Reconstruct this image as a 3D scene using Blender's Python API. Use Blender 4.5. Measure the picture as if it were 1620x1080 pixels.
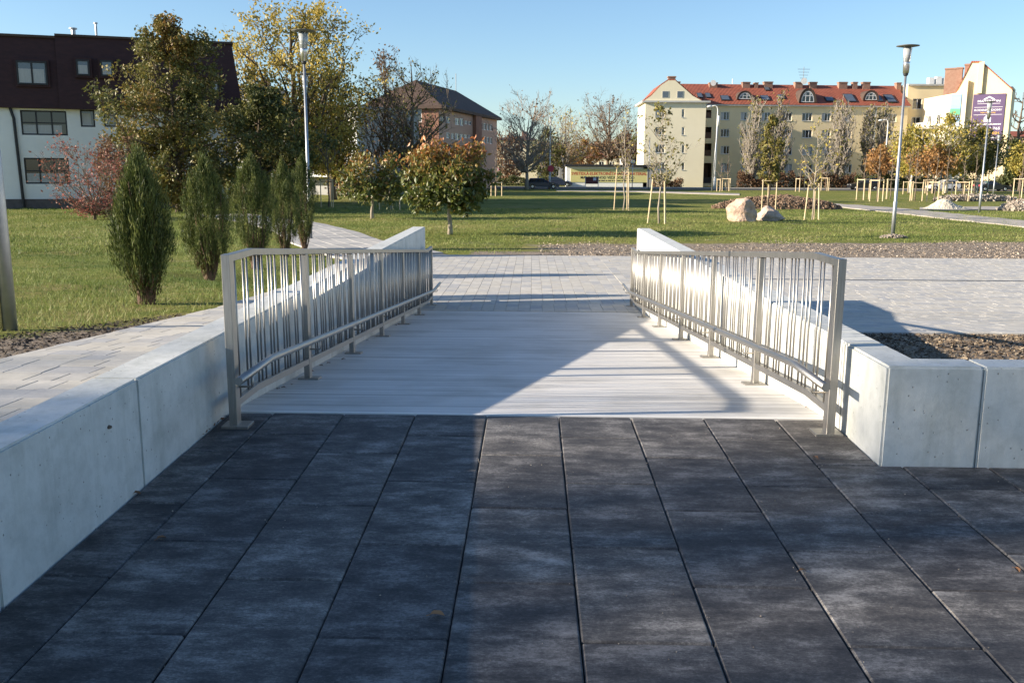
import bpy, bmesh, math, random
import numpy as np
from mathutils import Vector, Matrix

for o in list(bpy.data.objects): bpy.data.objects.remove(o)
SC = bpy.context.scene
COL = SC.collection
random.seed(7)

# ------------------------------------------------------------------ camera
F, PITCH, YAW, ROLL, ZC = 1450.0, .1846, .0209, .0052, 1.4146     # pixels (1620 wide), radians, metres
_fw = np.array([-math.sin(YAW)*math.cos(PITCH), math.cos(YAW)*math.cos(PITCH), -math.sin(PITCH)])
_r0 = np.array([math.cos(YAW), math.sin(YAW), 0.0]); _u0 = np.cross(_r0, _fw)
_r = _r0*math.cos(ROLL)+_u0*math.sin(ROLL); _u = -_r0*math.sin(ROLL)+_u0*math.cos(ROLL)
CAM = np.array([0, 0, ZC])
cd = bpy.data.cameras.new('camera'); cam = bpy.data.objects.new('camera', cd); COL.objects.link(cam)
cd.sensor_width = 36; cd.lens = F/1620*36; cd.clip_start = .05; cd.clip_end = 3000
m = Matrix([[_r[0], _u[0], -_fw[0], 0], [_r[1], _u[1], -_fw[1], 0], [_r[2], _u[2], -_fw[2], ZC], [0, 0, 0, 1]])
cam.matrix_world = m
SC.camera = cam

# ------------------------------------------------------------------ sky, sun, exposure
SUN_DIR = Vector((.936, .167, -.310)).normalized()               # the way the light travels
SUN_EL = math.asin(-SUN_DIR.z); SUN_AZ = math.atan2(-SUN_DIR.x, -SUN_DIR.y)
w = bpy.data.worlds.new('World'); SC.world = w; w.use_nodes = True
nt = w.node_tree; bg = nt.nodes['Background']
sk = nt.nodes.new('ShaderNodeTexSky'); sk.sky_type = 'NISHITA'; sk.sun_disc = False
sk.sun_elevation = SUN_EL; sk.sun_rotation = SUN_AZ; sk.altitude = 150; sk.air_density = 1.0; sk.dust_density = 0.45; sk.ozone_density = 3.6
nt.links.new(sk.outputs['Color'], bg.inputs['Color']); bg.inputs['Strength'].default_value = .083
sl = bpy.data.lights.new('sun', 'SUN'); sun = bpy.data.objects.new('sun', sl); COL.objects.link(sun)
sl.energy = 5.0; sl.angle = math.radians(.53); sl.color = (1.0, .87, .70)
sun.rotation_euler = SUN_DIR.to_track_quat('-Z', 'Y').to_euler(); sun.location = (-30, -10, 30)
SC.view_settings.view_transform = 'Standard'; SC.view_settings.look = 'None'
SC.view_settings.exposure = 1.3; SC.view_settings.gamma = 1.0; SC.view_settings.use_curve_mapping = False
SC.render.engine = 'CYCLES'

# ------------------------------------------------------------------ pixel -> place helpers
def ray(x, y): return _fw+_r*(x-810)/F-_u*(y-540)/F
def atY(x, y, Y): d = ray(x, y); return CAM+d*(Y/d[1])
def atX(x, y, X): d = ray(x, y); return CAM+d*(X/d[0])
def atZ(x, y, z): d = ray(x, y); return CAM+d*((z-ZC)/d[2])

Y0, TS, TC, RS = 5.212, .0186, -.0022, .0856      # ramp edge, tile slope, cross fall, ramp slope
YE = 14.3                                         # foot of the ramp
XL, XR, WT, WZ = -1.77, 1.739, .205, .486         # wall faces, thickness, top
YF = 4.404                                        # planter front face
YWE = 15.25                                       # far end of the walls
def tile_z(X, Y): return TS*(Y-Y0)+TC*X
def ramp_z(X, Y): return -RS*(Y-Y0)+TC*X
ZL = ([-30, 2, 5, 8.6, 11, 14, 18, 24], [.44, .43, .335, .097, -.01, -.2, -.55, -.88])
ZLP = ([-30, 2, 5, 8.6, 11, 13, 15.2, 16.5, 24], [.44, .43, .335, .097, -.01, -.30, -.7993, -.8126, -.8897])
ZR = ([-30, 4.6, 7, 10.7, 14.4, 25], [.30, .30, .105, -.31, -.78, -.9])
ZFAR = ([14.3, 25, 35, 60, 140, 400], [-.79, -.9, -.98, -1.1, -1.2, -1.2])
def TZ(X, Y):
    X = np.asarray(X, float); Y = np.asarray(Y, float)
    zf = np.interp(Y, *ZFAR)
    ka = np.clip((X+6.0)/2.6, 0, 1)
    zl = np.where(Y < 24, np.interp(Y, *ZL)*(1-ka)+np.interp(Y, *ZLP)*ka, zf)
    zr = np.where(Y < 25, np.interp(Y, *ZR), zf)
    z = np.where(X < -1.875, zl, np.where(X > 1.845, zr, np.where(Y < YE, ramp_z(X, Y)-.35, zf)))
    z = np.where((Y < 4.5) & (X > -1.875), np.minimum(tile_z(X, Y), 0)-.3, z)
    # soft unevenness of the lawn, away from the paving
    a = np.clip((-3.4-X)/1.5, 0, 1)*np.clip(1-(Y-5)/200, .2, 1) * np.where(Y < 26, 1, 0)
    b = np.clip((Y-30)/6, 0, 1)
    n = .035*np.sin(X*1.7+.6*np.sin(Y*.9))*np.sin(Y*1.3+.5)+.02*np.sin(X*3.1+Y*2.3)
    return z+n*np.maximum(a, b*.35)
def G(px, py, tmax=900):
    d = ray(px, py); t = np.concatenate([np.linspace(2, 60, 1200), np.linspace(60, tmax, 3000)[1:]])
    P = CAM+t[:, None]*d
    below = P[:, 2] < TZ(P[:, 0], P[:, 1])
    i = int(np.argmax(below)) if below.any() else len(t)-1
    lo, hi = t[max(i-1, 0)], t[i]
    for _ in range(25):
        mid = (lo+hi)/2; p = CAM+mid*d
        if p[2] < float(TZ(p[0], p[1])): hi = mid
        else: lo = mid
    return CAM+hi*d
def ground(X, Y): return Vector((X, Y, float(TZ(X, Y))))

# ------------------------------------------------------------------ object helpers
ORG = {}
def link(o, parent=None):
    COL.objects.link(o)
    if parent is not None: o.parent = parent
    return o
def tag(o, label=None, cat=None, group=None, kind=None):
    if label: o['label'] = label
    if cat: o['category'] = cat
    if group: o['group'] = group
    if kind: o['kind'] = kind
    return o
def thing(name, label, cat, loc=(0, 0, 0), group=None, rz=0):
    o = bpy.data.objects.new(name, None); o.empty_display_size = .2; link(o)
    o.location = loc; o.rotation_euler = (0, 0, rz)
    ORG[o.name] = Vector(loc)
    return tag(o, label, cat, group)
def org_of(p): return ORG.get(p.name, Vector((0, 0, 0))) if p is not None else Vector((0, 0, 0))

class MB:
    """collects geometry; build() links it as one mesh object"""
    def __init__(s): s.v = []; s.f = []
    def add(s, v, f):
        b = len(s.v); s.v += [tuple(p) for p in v]; s.f += [tuple(i+b for i in q) for q in f]
    def box(s, x0, x1, y0, y1, z0, z1):
        s.add([(x0, y0, z0), (x1, y0, z0), (x1, y1, z0), (x0, y1, z0), (x0, y0, z1), (x1, y0, z1), (x1, y1, z1), (x0, y1, z1)],
              [(0, 3, 2, 1), (4, 5, 6, 7), (0, 1, 5, 4), (1, 2, 6, 5), (2, 3, 7, 6), (3, 0, 4, 7)])
    def hexa(s, c):   # 8 corners: bottom 4, top 4
        s.add(c, [(0, 3, 2, 1), (4, 5, 6, 7), (0, 1, 5, 4), (1, 2, 6, 5), (2, 3, 7, 6), (3, 0, 4, 7)])
    def tube(s, pts, radii, n=6, cap=True):
        pts = [Vector(p) for p in pts]; b = len(s.v); k = len(pts)
        if not hasattr(radii, '__len__'): radii = [radii]*k
        t0 = (pts[1]-pts[0]).normalized()
        a = t0.orthogonal().normalized()
        for i in range(k):
            t = (pts[min(i+1, k-1)]-pts[max(i-1, 0)])
            t = t.normalized() if t.length > 1e-9 else t0
            a = (a-t*a.dot(t))
            a = a.normalized() if a.length > 1e-6 else t.orthogonal().normalized()
            c = t.cross(a)
            for j in range(n):
                an = 2*math.pi*j/n
                s.v.append(tuple(pts[i]+(a*math.cos(an)+c*math.sin(an))*radii[i]))
        for i in range(k-1):
            for j in range(n):
                s.f.append((b+i*n+j, b+i*n+(j+1) % n, b+(i+1)*n+(j+1) % n, b+(i+1)*n+j))
        if cap:
            s.f.append(tuple(b+j for j in range(n))[::-1]); s.f.append(tuple(b+(k-1)*n+j for j in range(n)))
    def lathe(s, prof, n=24, c=(0, 0, 0)):
        b = len(s.v); k = len(prof)
        for r, z in prof:
            for j in range(n):
                an = 2*math.pi*j/n; s.v.append((c[0]+r*math.cos(an), c[1]+r*math.sin(an), c[2]+z))
        for i in range(k-1):
            for j in range(n):
                s.f.append((b+i*n+j, b+i*n+(j+1) % n, b+(i+1)*n+(j+1) % n, b+(i+1)*n+j))
        s.f.append(tuple(b+j for j in range(n))[::-1]); s.f.append(tuple(b+(k-1)*n+j for j in range(n)))
    def prism(s, poly, y0, y1):   # poly in (x,z), extruded along y
        b = len(s.v); n = len(poly)
        s.v += [(x, y0, z) for x, z in poly]+[(x, y1, z) for x, z in poly]
        s.f.append(tuple(range(b, b+n))); s.f.append(tuple(range(b+2*n-1, b+n-1, -1)))
        for i in range(n):
            j = (i+1) % n; s.f.append((b+j, b+i, b+n+i, b+n+j))
    def mesh(s, name, origin=None, bevel=0, smooth=False, seg=1):
        me = bpy.data.meshes.new(name); o = origin or Vector((0, 0, 0))
        me.from_pydata([(x-o[0], y-o[1], z-o[2]) for x, y, z in s.v], [], s.f)
        bm = bmesh.new(); bm.from_mesh(me)
        bmesh.ops.recalc_face_normals(bm, faces=bm.faces) if len(bm.faces) < 60000 else None
        if bevel: bmesh.ops.bevel(bm, geom=bm.edges[:], offset=bevel, segments=seg, affect='EDGES', clamp_overlap=True)
        bm.to_mesh(me); bm.free()
        if smooth: me.polygons.foreach_set('use_smooth', [True]*len(me.polygons))
        me.update(); return me
    def build(s, name, mat, parent=None, bevel=0, smooth=False, seg=1):
        o = org_of(parent)
        me = s.mesh(name, o, bevel, smooth, seg); me.materials.append(mat)
        ob = bpy.data.objects.new(name, me); link(ob, parent)
        ORG[ob.name] = o
        return ob
def single(name, mb, mat, label, cat, loc, group=None, kind=None, **kw):
    """a thing that is one mesh, with its origin at loc"""
    me = mb.mesh(name, Vector(loc), **kw); me.materials.append(mat)
    ob = bpy.data.objects.new(name, me); link(ob); ob.location = loc; ORG[ob.name] = Vector(loc)
    return tag(ob, label, cat, group, kind)
def inst(name, me, parent, loc, rot=None, scale=None):
    ob = bpy.data.objects.new(name, me); link(ob, parent); ob.location = loc
    if rot: ob.rotation_euler = rot
    if scale: ob.scale = scale
    return ob
def copy_tree(o, parent=None):
    c = o.copy(); link(c)
    c.parent = parent
    for ch in o.children: copy_tree(ch, c)
    ORG[c.name] = org_of(o)
    return c
def np_mesh(name, V, Fq, attr=None):
    """V (n,3), Fq (m,k) arrays -> mesh; attr: per-vertex float 'tint'"""
    me = bpy.data.meshes.new(name); n, k = Fq.shape
    me.vertices.add(len(V)); me.vertices.foreach_set('co', np.ascontiguousarray(V, dtype=np.float32).ravel())
    me.loops.add(n*k); me.loops.foreach_set('vertex_index', Fq.astype(np.int32).ravel())
    me.polygons.add(n); me.polygons.foreach_set('loop_start', np.arange(0, n*k, k, dtype=np.int32))
    me.polygons.foreach_set('use_smooth', [False]*n)
    me.update(calc_edges=True)
    if attr is not None:
        a = me.attributes.new('tint', 'FLOAT', 'POINT'); a.data.foreach_set('value', np.ascontiguousarray(attr, dtype=np.float32))
    me.validate(); return me

# ------------------------------------------------------------------ materials
def new_mat(name):
    mt = bpy.data.materials.new(name); mt.use_nodes = True
    return mt, mt.node_tree, mt.node_tree.nodes['Principled BSDF']
def L(nt, a, b): nt.links.new(a, b)
def nd(nt, t, **kw):
    n = nt.nodes.new(t)
    for k, v in kw.items(): setattr(n, k, v)
    return n
def ramp(nt, stops):
    r = nd(nt, 'ShaderNodeValToRGB'); e = r.color_ramp.elements
    while len(e) < len(stops): e.new(.5)
    for q, (p, c) in zip(e, stops): q.position = p; q.color = (*c, 1)
    return r
def coords(nt, scale=(1, 1, 1), rnd=False, world=False):
    if world: src = nd(nt, 'ShaderNodeNewGeometry').outputs['Position']
    else: src = nd(nt, 'ShaderNodeTexCoord').outputs['Object']
    mp = nd(nt, 'ShaderNodeMapping'); mp.inputs['Scale'].default_value = scale
    L(nt, src, mp.inputs['Vector'])
    if rnd:
        oi = nd(nt, 'ShaderNodeObjectInfo'); mu = nd(nt, 'ShaderNodeMath', operation='MULTIPLY'); mu.inputs[1].default_value = 37.0
        L(nt, oi.outputs['Random'], mu.inputs[0]); L(nt, mu.outputs[0], mp.inputs['Location'])
    return mp.outputs['Vector']
def noise(nt, vec, scale, detail=4, rough=.55):
    n = nd(nt, 'ShaderNodeTexNoise'); n.inputs['Scale'].default_value = scale; n.inputs['Detail'].default_value = detail
    n.inputs['Roughness'].default_value = rough; L(nt, vec, n.inputs['Vector']); return n.outputs['Fac']
def bump(nt, bs, fac, strength, dist=.01):
    b = nd(nt, 'ShaderNodeBump'); b.inputs['Strength'].default_value = strength; b.inputs['Distance'].default_value = dist
    L(nt, fac, b.inputs['Height']); L(nt, b.outputs['Normal'], bs.inputs['Normal'])
def mixc(nt, fac, a, b, mode='MIX'):
    mx = nd(nt, 'ShaderNodeMix', data_type='RGBA', blend_type=mode)
    for s, v in ((mx.inputs[0], fac), (mx.inputs[6], a), (mx.inputs[7], b)):
        if isinstance(v, (int, float)): s.default_value = v
        elif isinstance(v, tuple): s.default_value = (*v, 1)
        else: L(nt, v, s)
    return mx.outputs[2]
def pm(name, c0, c1=None, scale=3.0, rough=.75, metal=0.0, bmp=0.0, bscale=None, stretch=(1, 1, 1), world=False, rnd=False, lo=.35, hi=.65, spec=.4, bdist=.01):
    mt, nt, bs = new_mat(name)
    c1 = c1 or tuple(x*.8 for x in c0)
    v = coords(nt, stretch, rnd, world)
    r = ramp(nt, [(lo, c0), (hi, c1)]); L(nt, noise(nt, v, scale, 6, .6), r.inputs[0]); L(nt, r.outputs[0], bs.inputs['Base Color'])
    bs.inputs['Roughness'].default_value = rough; bs.inputs['Metallic'].default_value = metal; bs.inputs['Specular IOR Level'].default_value = spec
    if bmp: bump(nt, bs, noise(nt, v, bscale or scale*6, 5, .65), bmp, bdist)
    return mt
M = {}
def mk_dark_tile():
    mt, nt, bs = new_mat('anthracite_paver')
    def mm(op, x, y):
        n = nd(nt, 'ShaderNodeMath', operation=op)
        for q, v_ in ((n.inputs[0], x), (n.inputs[1], y)):
            if isinstance(v_, (int, float)): q.default_value = v_
            else: L(nt, v_, q)
        return n.outputs[0]
    streak = noise(nt, coords(nt, (1.6, 5.2, 4), True), 2.8, 10, .78); cloud = noise(nt, coords(nt, (1.6, 2.2, 1), True), 2.2, 6, .66)
    speck = noise(nt, coords(nt, (1, 1.6, 1), True), 70, 4, .7); grain = noise(nt, coords(nt, (1, 1, 1), True), 210, 2, .6)
    f = mm('ADD', mm('ADD', mm('MULTIPLY', streak, .36), mm('MULTIPLY', cloud, .36)), mm('ADD', mm('MULTIPLY', speck, .20), mm('MULTIPLY', grain, .08)))
    r = ramp(nt, [(.40, (.030, .030, .033)), (.48, (.070, .067, .066)), (.525, (.125, .120, .115)), (.57, (.225, .216, .205)), (.64, (.33, .318, .305))]); L(nt, f, r.inputs[0])
    oi = nd(nt, 'ShaderNodeObjectInfo'); r3 = ramp(nt, [(0, (.68, .68, .71)), (1, (1.25, 1.22, 1.18))]); L(nt, oi.outputs['Random'], r3.inputs[0])
    L(nt, mixc(nt, 1.0, r.outputs[0], r3.outputs[0], 'MULTIPLY'), bs.inputs['Base Color']); bs.inputs['Roughness'].default_value = .66; bs.inputs['Specular IOR Level'].default_value = .3
    bump(nt, bs, grain, .4, .0025); return mt
def mk_concrete_wall():
    mt, nt, bs = new_mat('pale_cast_concrete')
    v = coords(nt, (1, 1, 1), False, True)
    r = ramp(nt, [(.30, (.43, .445, .425)), (.45, (.525, .535, .51)), (.56, (.575, .585, .56)), (.72, (.50, .515, .495))]); L(nt, noise(nt, v, 2.3, 9, .68), r.inputs[0])
    drip = ramp(nt, [(.36, (.88, .885, .87)), (.50, (1, 1, 1))]); L(nt, noise(nt, coords(nt, (5, 5, .55), False, True), 1.6, 6, .65), drip.inputs[0])
    mott = ramp(nt, [(.35, (.90, .905, .90)), (.55, (1.02, 1.02, 1.02))]); L(nt, noise(nt, v, 14, 6, .7), mott.inputs[0])
    col = mixc(nt, 1.0, mixc(nt, 1.0, r.outputs[0], drip.outputs[0], 'MULTIPLY'), mott.outputs[0], 'MULTIPLY')
    holes = None
    for sc, lo, hi, g0 in ((11, .05, .085, .54), (27, .07, .13, .47)):
        vo = nd(nt, 'ShaderNodeTexVoronoi'); vo.inputs['Scale'].default_value = sc; L(nt, v, vo.inputs['Vector'])
        pit = ramp(nt, [(lo, (0, 0, 0)), (hi, (1, 1, 1))]); L(nt, vo.outputs['Distance'], pit.inputs[0])
        gate = ramp(nt, [(g0, (0, 0, 0)), (g0+.06, (1, 1, 1))]); L(nt, noise(nt, v, 4+sc*.1, 3), gate.inputs[0])
        iv = nd(nt, 'ShaderNodeMix', data_type='FLOAT'); L(nt, gate.outputs[0], iv.inputs[0]); iv.inputs[2].default_value = 1; L(nt, pit.outputs[0], iv.inputs[3])
        if holes is None: holes = iv.outputs[0]
        else: mu = nd(nt, 'ShaderNodeMath', operation='MULTIPLY'); L(nt, holes, mu.inputs[0]); L(nt, iv.outputs[0], mu.inputs[1]); holes = mu.outputs[0]
    L(nt, mixc(nt, holes, (.23, .22, .20), col), bs.inputs['Base Color']); bs.inputs['Roughness'].default_value = .7
    ad = nd(nt, 'ShaderNodeMath', operation='MULTIPLY_ADD'); ad.inputs[1].default_value = 1.5; L(nt, holes, ad.inputs[0]); L(nt, noise(nt, v, 9, 7, .66), ad.inputs[2])
    bump(nt, bs, ad.outputs[0], .45, .008); return mt
def mk_ramp_concrete():
    mt, nt, bs = new_mat('broomed_concrete')
    v = coords(nt, (.10, 11, 1), False, True); v2 = coords(nt, (1, 1, 1), False, True); v3 = coords(nt, (.12, 34, 1), False, True)
    lines = noise(nt, v, 3, 4, .6); fine = noise(nt, v3, 3, 3, .6)
    r = ramp(nt, [(.30, (.46, .445, .425)), (.38, (.59, .575, .55)), (.48, (.66, .645, .615)), (.66, (.72, .705, .67))]); L(nt, lines, r.inputs[0])
    st = ramp(nt, [(.34, (.80, .79, .77)), (.54, (1, 1, 1))]); L(nt, noise(nt, v2, 1.3, 6, .6), st.inputs[0])
    gr = ramp(nt, [(.42, (1, 1, 1)), (.455, (.66, .65, .64)), (.475, (.66, .65, .64)), (.51, (1, 1, 1))]); L(nt, noise(nt, coords(nt, (.05, 15, 1), False, True), 1.5, 3, .55), gr.inputs[0])
    L(nt, mixc(nt, 1.0, mixc(nt, 1.0, r.outputs[0], st.outputs[0], 'MULTIPLY'), gr.outputs[0], 'MULTIPLY'), bs.inputs['Base Color']); bs.inputs['Roughness'].default_value = .8
    ad = nd(nt, 'ShaderNodeMath', operation='ADD'); L(nt, lines, ad.inputs[0]); L(nt, fine, ad.inputs[1])
    bump(nt, bs, ad.outputs[0], .55, .006); return mt
def mk_tinted(name, stops, rough=.8, bmp=.3, transl=0.0, spec=.3, vary=.12, nscale=9, bdist=.004):
    """colour picked by the per-piece attribute 'tint'"""
    mt, nt, bs = new_mat(name)
    at = nd(nt, 'ShaderNodeAttribute', attribute_name='tint'); r = ramp(nt, stops); L(nt, at.outputs['Fac'], r.inputs[0])
    v = coords(nt, (1, 1, 1), False, True); n = noise(nt, v, nscale, 5, .6)
    k = ramp(nt, [(.3, (1-vary,)*3), (.7, (1+vary,)*3)]); L(nt, n, k.inputs[0])
    c = mixc(nt, 1.0, r.outputs[0], k.outputs[0], 'MULTIPLY'); L(nt, c, bs.inputs['Base Color'])
    bs.inputs['Roughness'].default_value = rough; bs.inputs['Specular IOR Level'].default_value = spec
    if bmp: bump(nt, bs, noise(nt, v, nscale*6, 4, .6), bmp, bdist)
    if transl:
        out = nt.nodes['Material Output']; tr = nd(nt, 'ShaderNodeBsdfTranslucent'); mx = nd(nt, 'ShaderNodeMixShader'); mx.inputs[0].default_value = transl
        L(nt, c, tr.inputs['Color']); L(nt, bs.outputs[0], mx.inputs[1]); L(nt, tr.outputs[0], mx.inputs[2]); L(nt, mx.outputs[0], out.inputs['Surface'])
    return mt
def mk_lawn():
    """grass, with bare soil where the ground is bare: beds, the strip by the plaza, worn patches"""
    mt, nt, bs = new_mat('lawn_and_soil')
    v = coords(nt, (1, 1, 1), False, True); sx = nd(nt, 'ShaderNodeSeparateXYZ'); L(nt, v, sx.inputs[0])
    n_big = noise(nt, v, .33, 5, .6); n_mid = noise(nt, v, 2.2, 6, .65); n_fine = noise(nt, v, 24, 4, .7)
    g = ramp(nt, [(.30, (.09, .118, .028)), (.47, (.165, .190, .046)), (.57, (.235, .22, .075)), (.68, (.32, .27, .13))])
    a = nd(nt, 'ShaderNodeMath', operation='MULTIPLY_ADD'); a.inputs[1].default_value = .5; L(nt, n_big, a.inputs[0])
    b = nd(nt, 'ShaderNodeMath', operation='MULTIPLY'); b.inputs[1].default_value = .5; L(nt, n_mid, b.inputs[0]); L(nt, b.outputs[0], a.inputs[2]); L(nt, a.outputs[0], g.inputs[0])
    gf = ramp(nt, [(.25, (.5, .55, .45)), (.7, (1.25, 1.2, 1.15))]); L(nt, n_fine, gf.inputs[0])
    grass = mixc(nt, 1.0, g.outputs[0], gf.outputs[0], 'MULTIPLY')
    soil = ramp(nt, [(.3, (.12, .098, .076)), (.52, (.27, .222, .175)), (.75, (.40, .335, .265))]); L(nt, noise(nt, v, 7, 7, .7), soil.inputs[0])
    def mm(op, x, y, clamp=False):
        n = nd(nt, 'ShaderNodeMath', operation=op); n.use_clamp = clamp
        for s, q in ((n.inputs[0], x), (n.inputs[1], y)):
            if isinstance(q, (int, float)): s.default_value = q
            else: L(nt, q, s)
        return n.outputs[0]
    X, Y = sx.outputs[0], sx.outputs[1]
    wob = mm('MULTIPLY', mm('SUBTRACT', noise(nt, v, .9, 5, .65), .5), 3.2)
    wob2 = mm('MULTIPLY', mm('SUBTRACT', noise(nt, v, 3, 5, .65), .5), 1.2)
    def soft(x, k=2.0): return mm('MULTIPLY_ADD' if 0 else 'MULTIPLY', x, k, True)
    # strip along the far edge of the plaza, wider to the right
    far_edge = mm('ADD', mm('ADD', 30.0, mm('MULTIPLY', X, .16)), wob)
    d1 = soft(mm('SUBTRACT', far_edge, Y), 1.6); d1 = mm('MULTIPLY', d1, soft(mm('ADD', mm('SUBTRACT', X, -.2), mm('MULTIPLY', wob, .6)), 1.0)); d1 = mm('MULTIPLY', d1, soft(mm('SUBTRACT', Y, 15.0), 1.0))
    # bed by the near left path
    bed = mm('SUBTRACT', mm('ADD', mm('ADD', -4.8, mm('MULTIPLY', mm('SUBTRACT', Y, 3.0), .35)), 0.0), wob2)
    d2 = mm('MULTIPLY', soft(mm('SUBTRACT', X, bed), 4.0), soft(mm('SUBTRACT', 9.0, Y), 1.0)); d2 = mm('MULTIPLY', d2, soft(mm('SUBTRACT', -1.8, X), 4.0))
    # planter on the right, terrace bedding
    d3 = mm('MULTIPLY', soft(mm('SUBTRACT', X, -1.8), 5.0), soft(mm('SUBTRACT', 27.0, Y), 2.0))
    worn = ramp(nt, [(.60, (0, 0, 0)), (.70, (1, 1, 1))]); L(nt, noise(nt, v, .55, 6, .7), worn.inputs[0])
    d = mm('MAXIMUM', mm('MAXIMUM', d1, d2), mm('MAXIMUM', d3, mm('MULTIPLY', worn.outputs[0], .65)))
    L(nt, mixc(nt, d, grass, soil.outputs[0]), bs.inputs['Base Color']); bs.inputs['Roughness'].default_value = .95; bs.inputs['Specular IOR Level'].default_value = .1
    bump(nt, bs, noise(nt, v, 11, 6, .75), 1.0, .06); return mt
def mk_glass(name, c=(.02, .025, .03), rough=.06):
    mt, nt, bs = new_mat(name); bs.inputs['Base Color'].default_value = (*c, 1); bs.inputs['Roughness'].default_value = rough; bs.inputs['Specular IOR Level'].default_value = .9
    return mt
def mk_steel():
    mt, nt, bs = new_mat('brushed_steel'); v = coords(nt, (30, 30, 2), True)
    r = ramp(nt, [(.3, (.34, .325, .30)), (.7, (.45, .43, .40))]); n = noise(nt, v, 4, 4, .6); L(nt, n, r.inputs[0]); L(nt, r.outputs[0], bs.inputs['Base Color'])
    bs.inputs['Metallic'].default_value = 1.0
    rr = nd(nt, 'ShaderNodeMapRange'); rr.inputs[3].default_value = .36; rr.inputs[4].default_value = .54; L(nt, n, rr.inputs[0]); L(nt, rr.outputs[0], bs.inputs['Roughness'])
    return mt
M['tile'] = mk_dark_tile(); M['wall'] = mk_concrete_wall(); M['rampc'] = mk_ramp_concrete(); M['lawn'] = mk_lawn(); M['steel'] = mk_steel()
M['joint'] = pm('joint_sand', (.045, .043, .042), (.085, .078, .07), 30, .95)
M['paverjoint'] = pm('paver_joint_sand', (.17, .155, .13), (.26, .24, .20), 18, .95, world=True)
M['paver'] = mk_tinted('light_paver', [(0, (.385, .38, .37)), (.3, (.44, .425, .395)), (.65, (.47, .44, .38)), (1, (.51, .485, .435))], .82, .3)
M['slab'] = mk_tinted('grey_slab', [(0, (.30, .30, .30)), (.5, (.40, .39, .37)), (1, (.48, .46, .43))], .85, .3)
M['asphalt'] = pm('asphalt', (.055, .056, .06), (.085, .085, .088), 4, .9, bmp=.4, bscale=60, world=True)
M['pathgrey'] = pm('worn_path', (.40, .36, .32), (.32, .29, .255), 1.2, .9, bmp=.4, bscale=20, world=True)
M['kerb'] = pm('kerb_stone', (.42, .41, .39), (.34, .33, .31), 3, .85, world=True)
M['galv'] = pm('galvanised_steel', (.34, .36, .38), (.42, .44, .46), 9, .5, .8)
M['aluminium'] = pm('aluminium', (.70, .70, .70), (.60, .60, .60), 8, .3, .9)
M['lampglass'] = mk_glass('lamp_glass', (.35, .37, .38), .12)
M['lampdark'] = pm('lamp_disc_grey', (.10, .105, .10), (.14, .14, .135), 4, .55)
M['whitepaint'] = pm('white_paint', (.74, .74, .72), (.66, .66, .64), 2, .55)
M['wood'] = pm('stake_wood', (.56, .43, .26), (.68, .55, .36), 4, .8, stretch=(6, 6, .7), rnd=True)
M['bark'] = pm('bark', (.075, .058, .042), (.15, .12, .09), 6, .95, bmp=.8, bscale=14, stretch=(1, 1, .25), bdist=.03)
M['barkpale'] = pm('pale_bark', (.26, .22, .17), (.40, .35, .28), 8, .9, bmp=.5, stretch=(1, 1, .3))
M['birchbark'] = pm('birch_bark', (.60, .57, .50), (.20, .18, .16), 5, .85, stretch=(1, 1, 2.5), lo=.5, hi=.62)
M['twig'] = pm('twig', (.13, .10, .075), (.20, .16, .12), 5, .95)
M['thujabark'] = pm('thuja_bark', (.075, .045, .03), (.14, .085, .055), 9, .95, bmp=.6, stretch=(1, 1, .3))
M['twiggrey'] = pm('grey_twig', (.24, .21, .175), (.34, .30, .25), 5, .95)
M['black'] = pm('black_rubber', (.015, .015, .016), (.03, .03, .03), 10, .7)
M['glass'] = mk_glass('window_glass'); M['glassblue'] = mk_glass('window_glass_bright', (.09, .11, .14), .1)
M['curtain'] = pm('net_curtain', (.50, .50, .48), (.40, .40, .39), 3, .9, stretch=(14, 14, .5))
LEAF = {
 'oak': mk_tinted('oak_leaves', [(0, (.05, .064, .022)), (.4, (.135, .14, .036)), (.7, (.225, .18, .045)), (1, (.25, .13, .04))], .5, 0, .25, .4),
 'yellow': mk_tinted('yellowing_leaves', [(0, (.13, .14, .038)), (.4, (.30, .265, .06)), (.75, (.50, .38, .08)), (1, (.60, .46, .13))], .55, 0, .3),
 'olive': mk_tinted('olive_leaves', [(0, (.05, .065, .022)), (.5, (.135, .14, .04)), (1, (.26, .215, .06))], .55, 0, .25),
 'cherry': mk_tinted('cherry_leaves', [(0, (.055, .085, .02)), (.45, (.13, .145, .03)), (.7, (.27, .17, .04)), (1, (.42, .15, .05))], .45, 0, .28, .5),
 'red': mk_tinted('red_leaves', [(0, (.16, .07, .05)), (.5, (.28, .12, .085)), (1, (.42, .13, .11))], .55, 0, .3),
 'orange': mk_tinted('orange_leaves', [(0, (.20, .14, .045)), (.5, (.38, .20, .075)), (1, (.50, .27, .12))], .55, 0, .3),
 'brown': mk_tinted('brown_leaves', [(0, (.11, .06, .035)), (.5, (.19, .11, .06)), (1, (.27, .17, .09))], .7, 0, .2),
 'thuja': mk_tinted('thuja_sprays', [(0, (.10, .055, .025)), (.10, (.085, .055, .025)), (.16, (.034, .052, .014)), (.6, (.088, .115, .026)), (1, (.19, .205, .055))], .6, 0, .2),
 'grass': mk_tinted('grass_blades', [(0, (.08, .122, .028)), (.45, (.175, .225, .052)), (.8, (.27, .285, .09)), (1, (.42, .37, .19))], .6, 0, .3),
 'chip': mk_tinted('bark_mulch', [(0, (.05, .04, .032)), (.5, (.16, .12, .085)), (.9, (.33, .27, .19)), (1, (.42, .37, .30))], .9, 0),
 'fallen': mk_tinted('fallen_leaf', [(0, (.16, .08, .04)), (1, (.36, .19, .09))], .7, 0),
}

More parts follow.
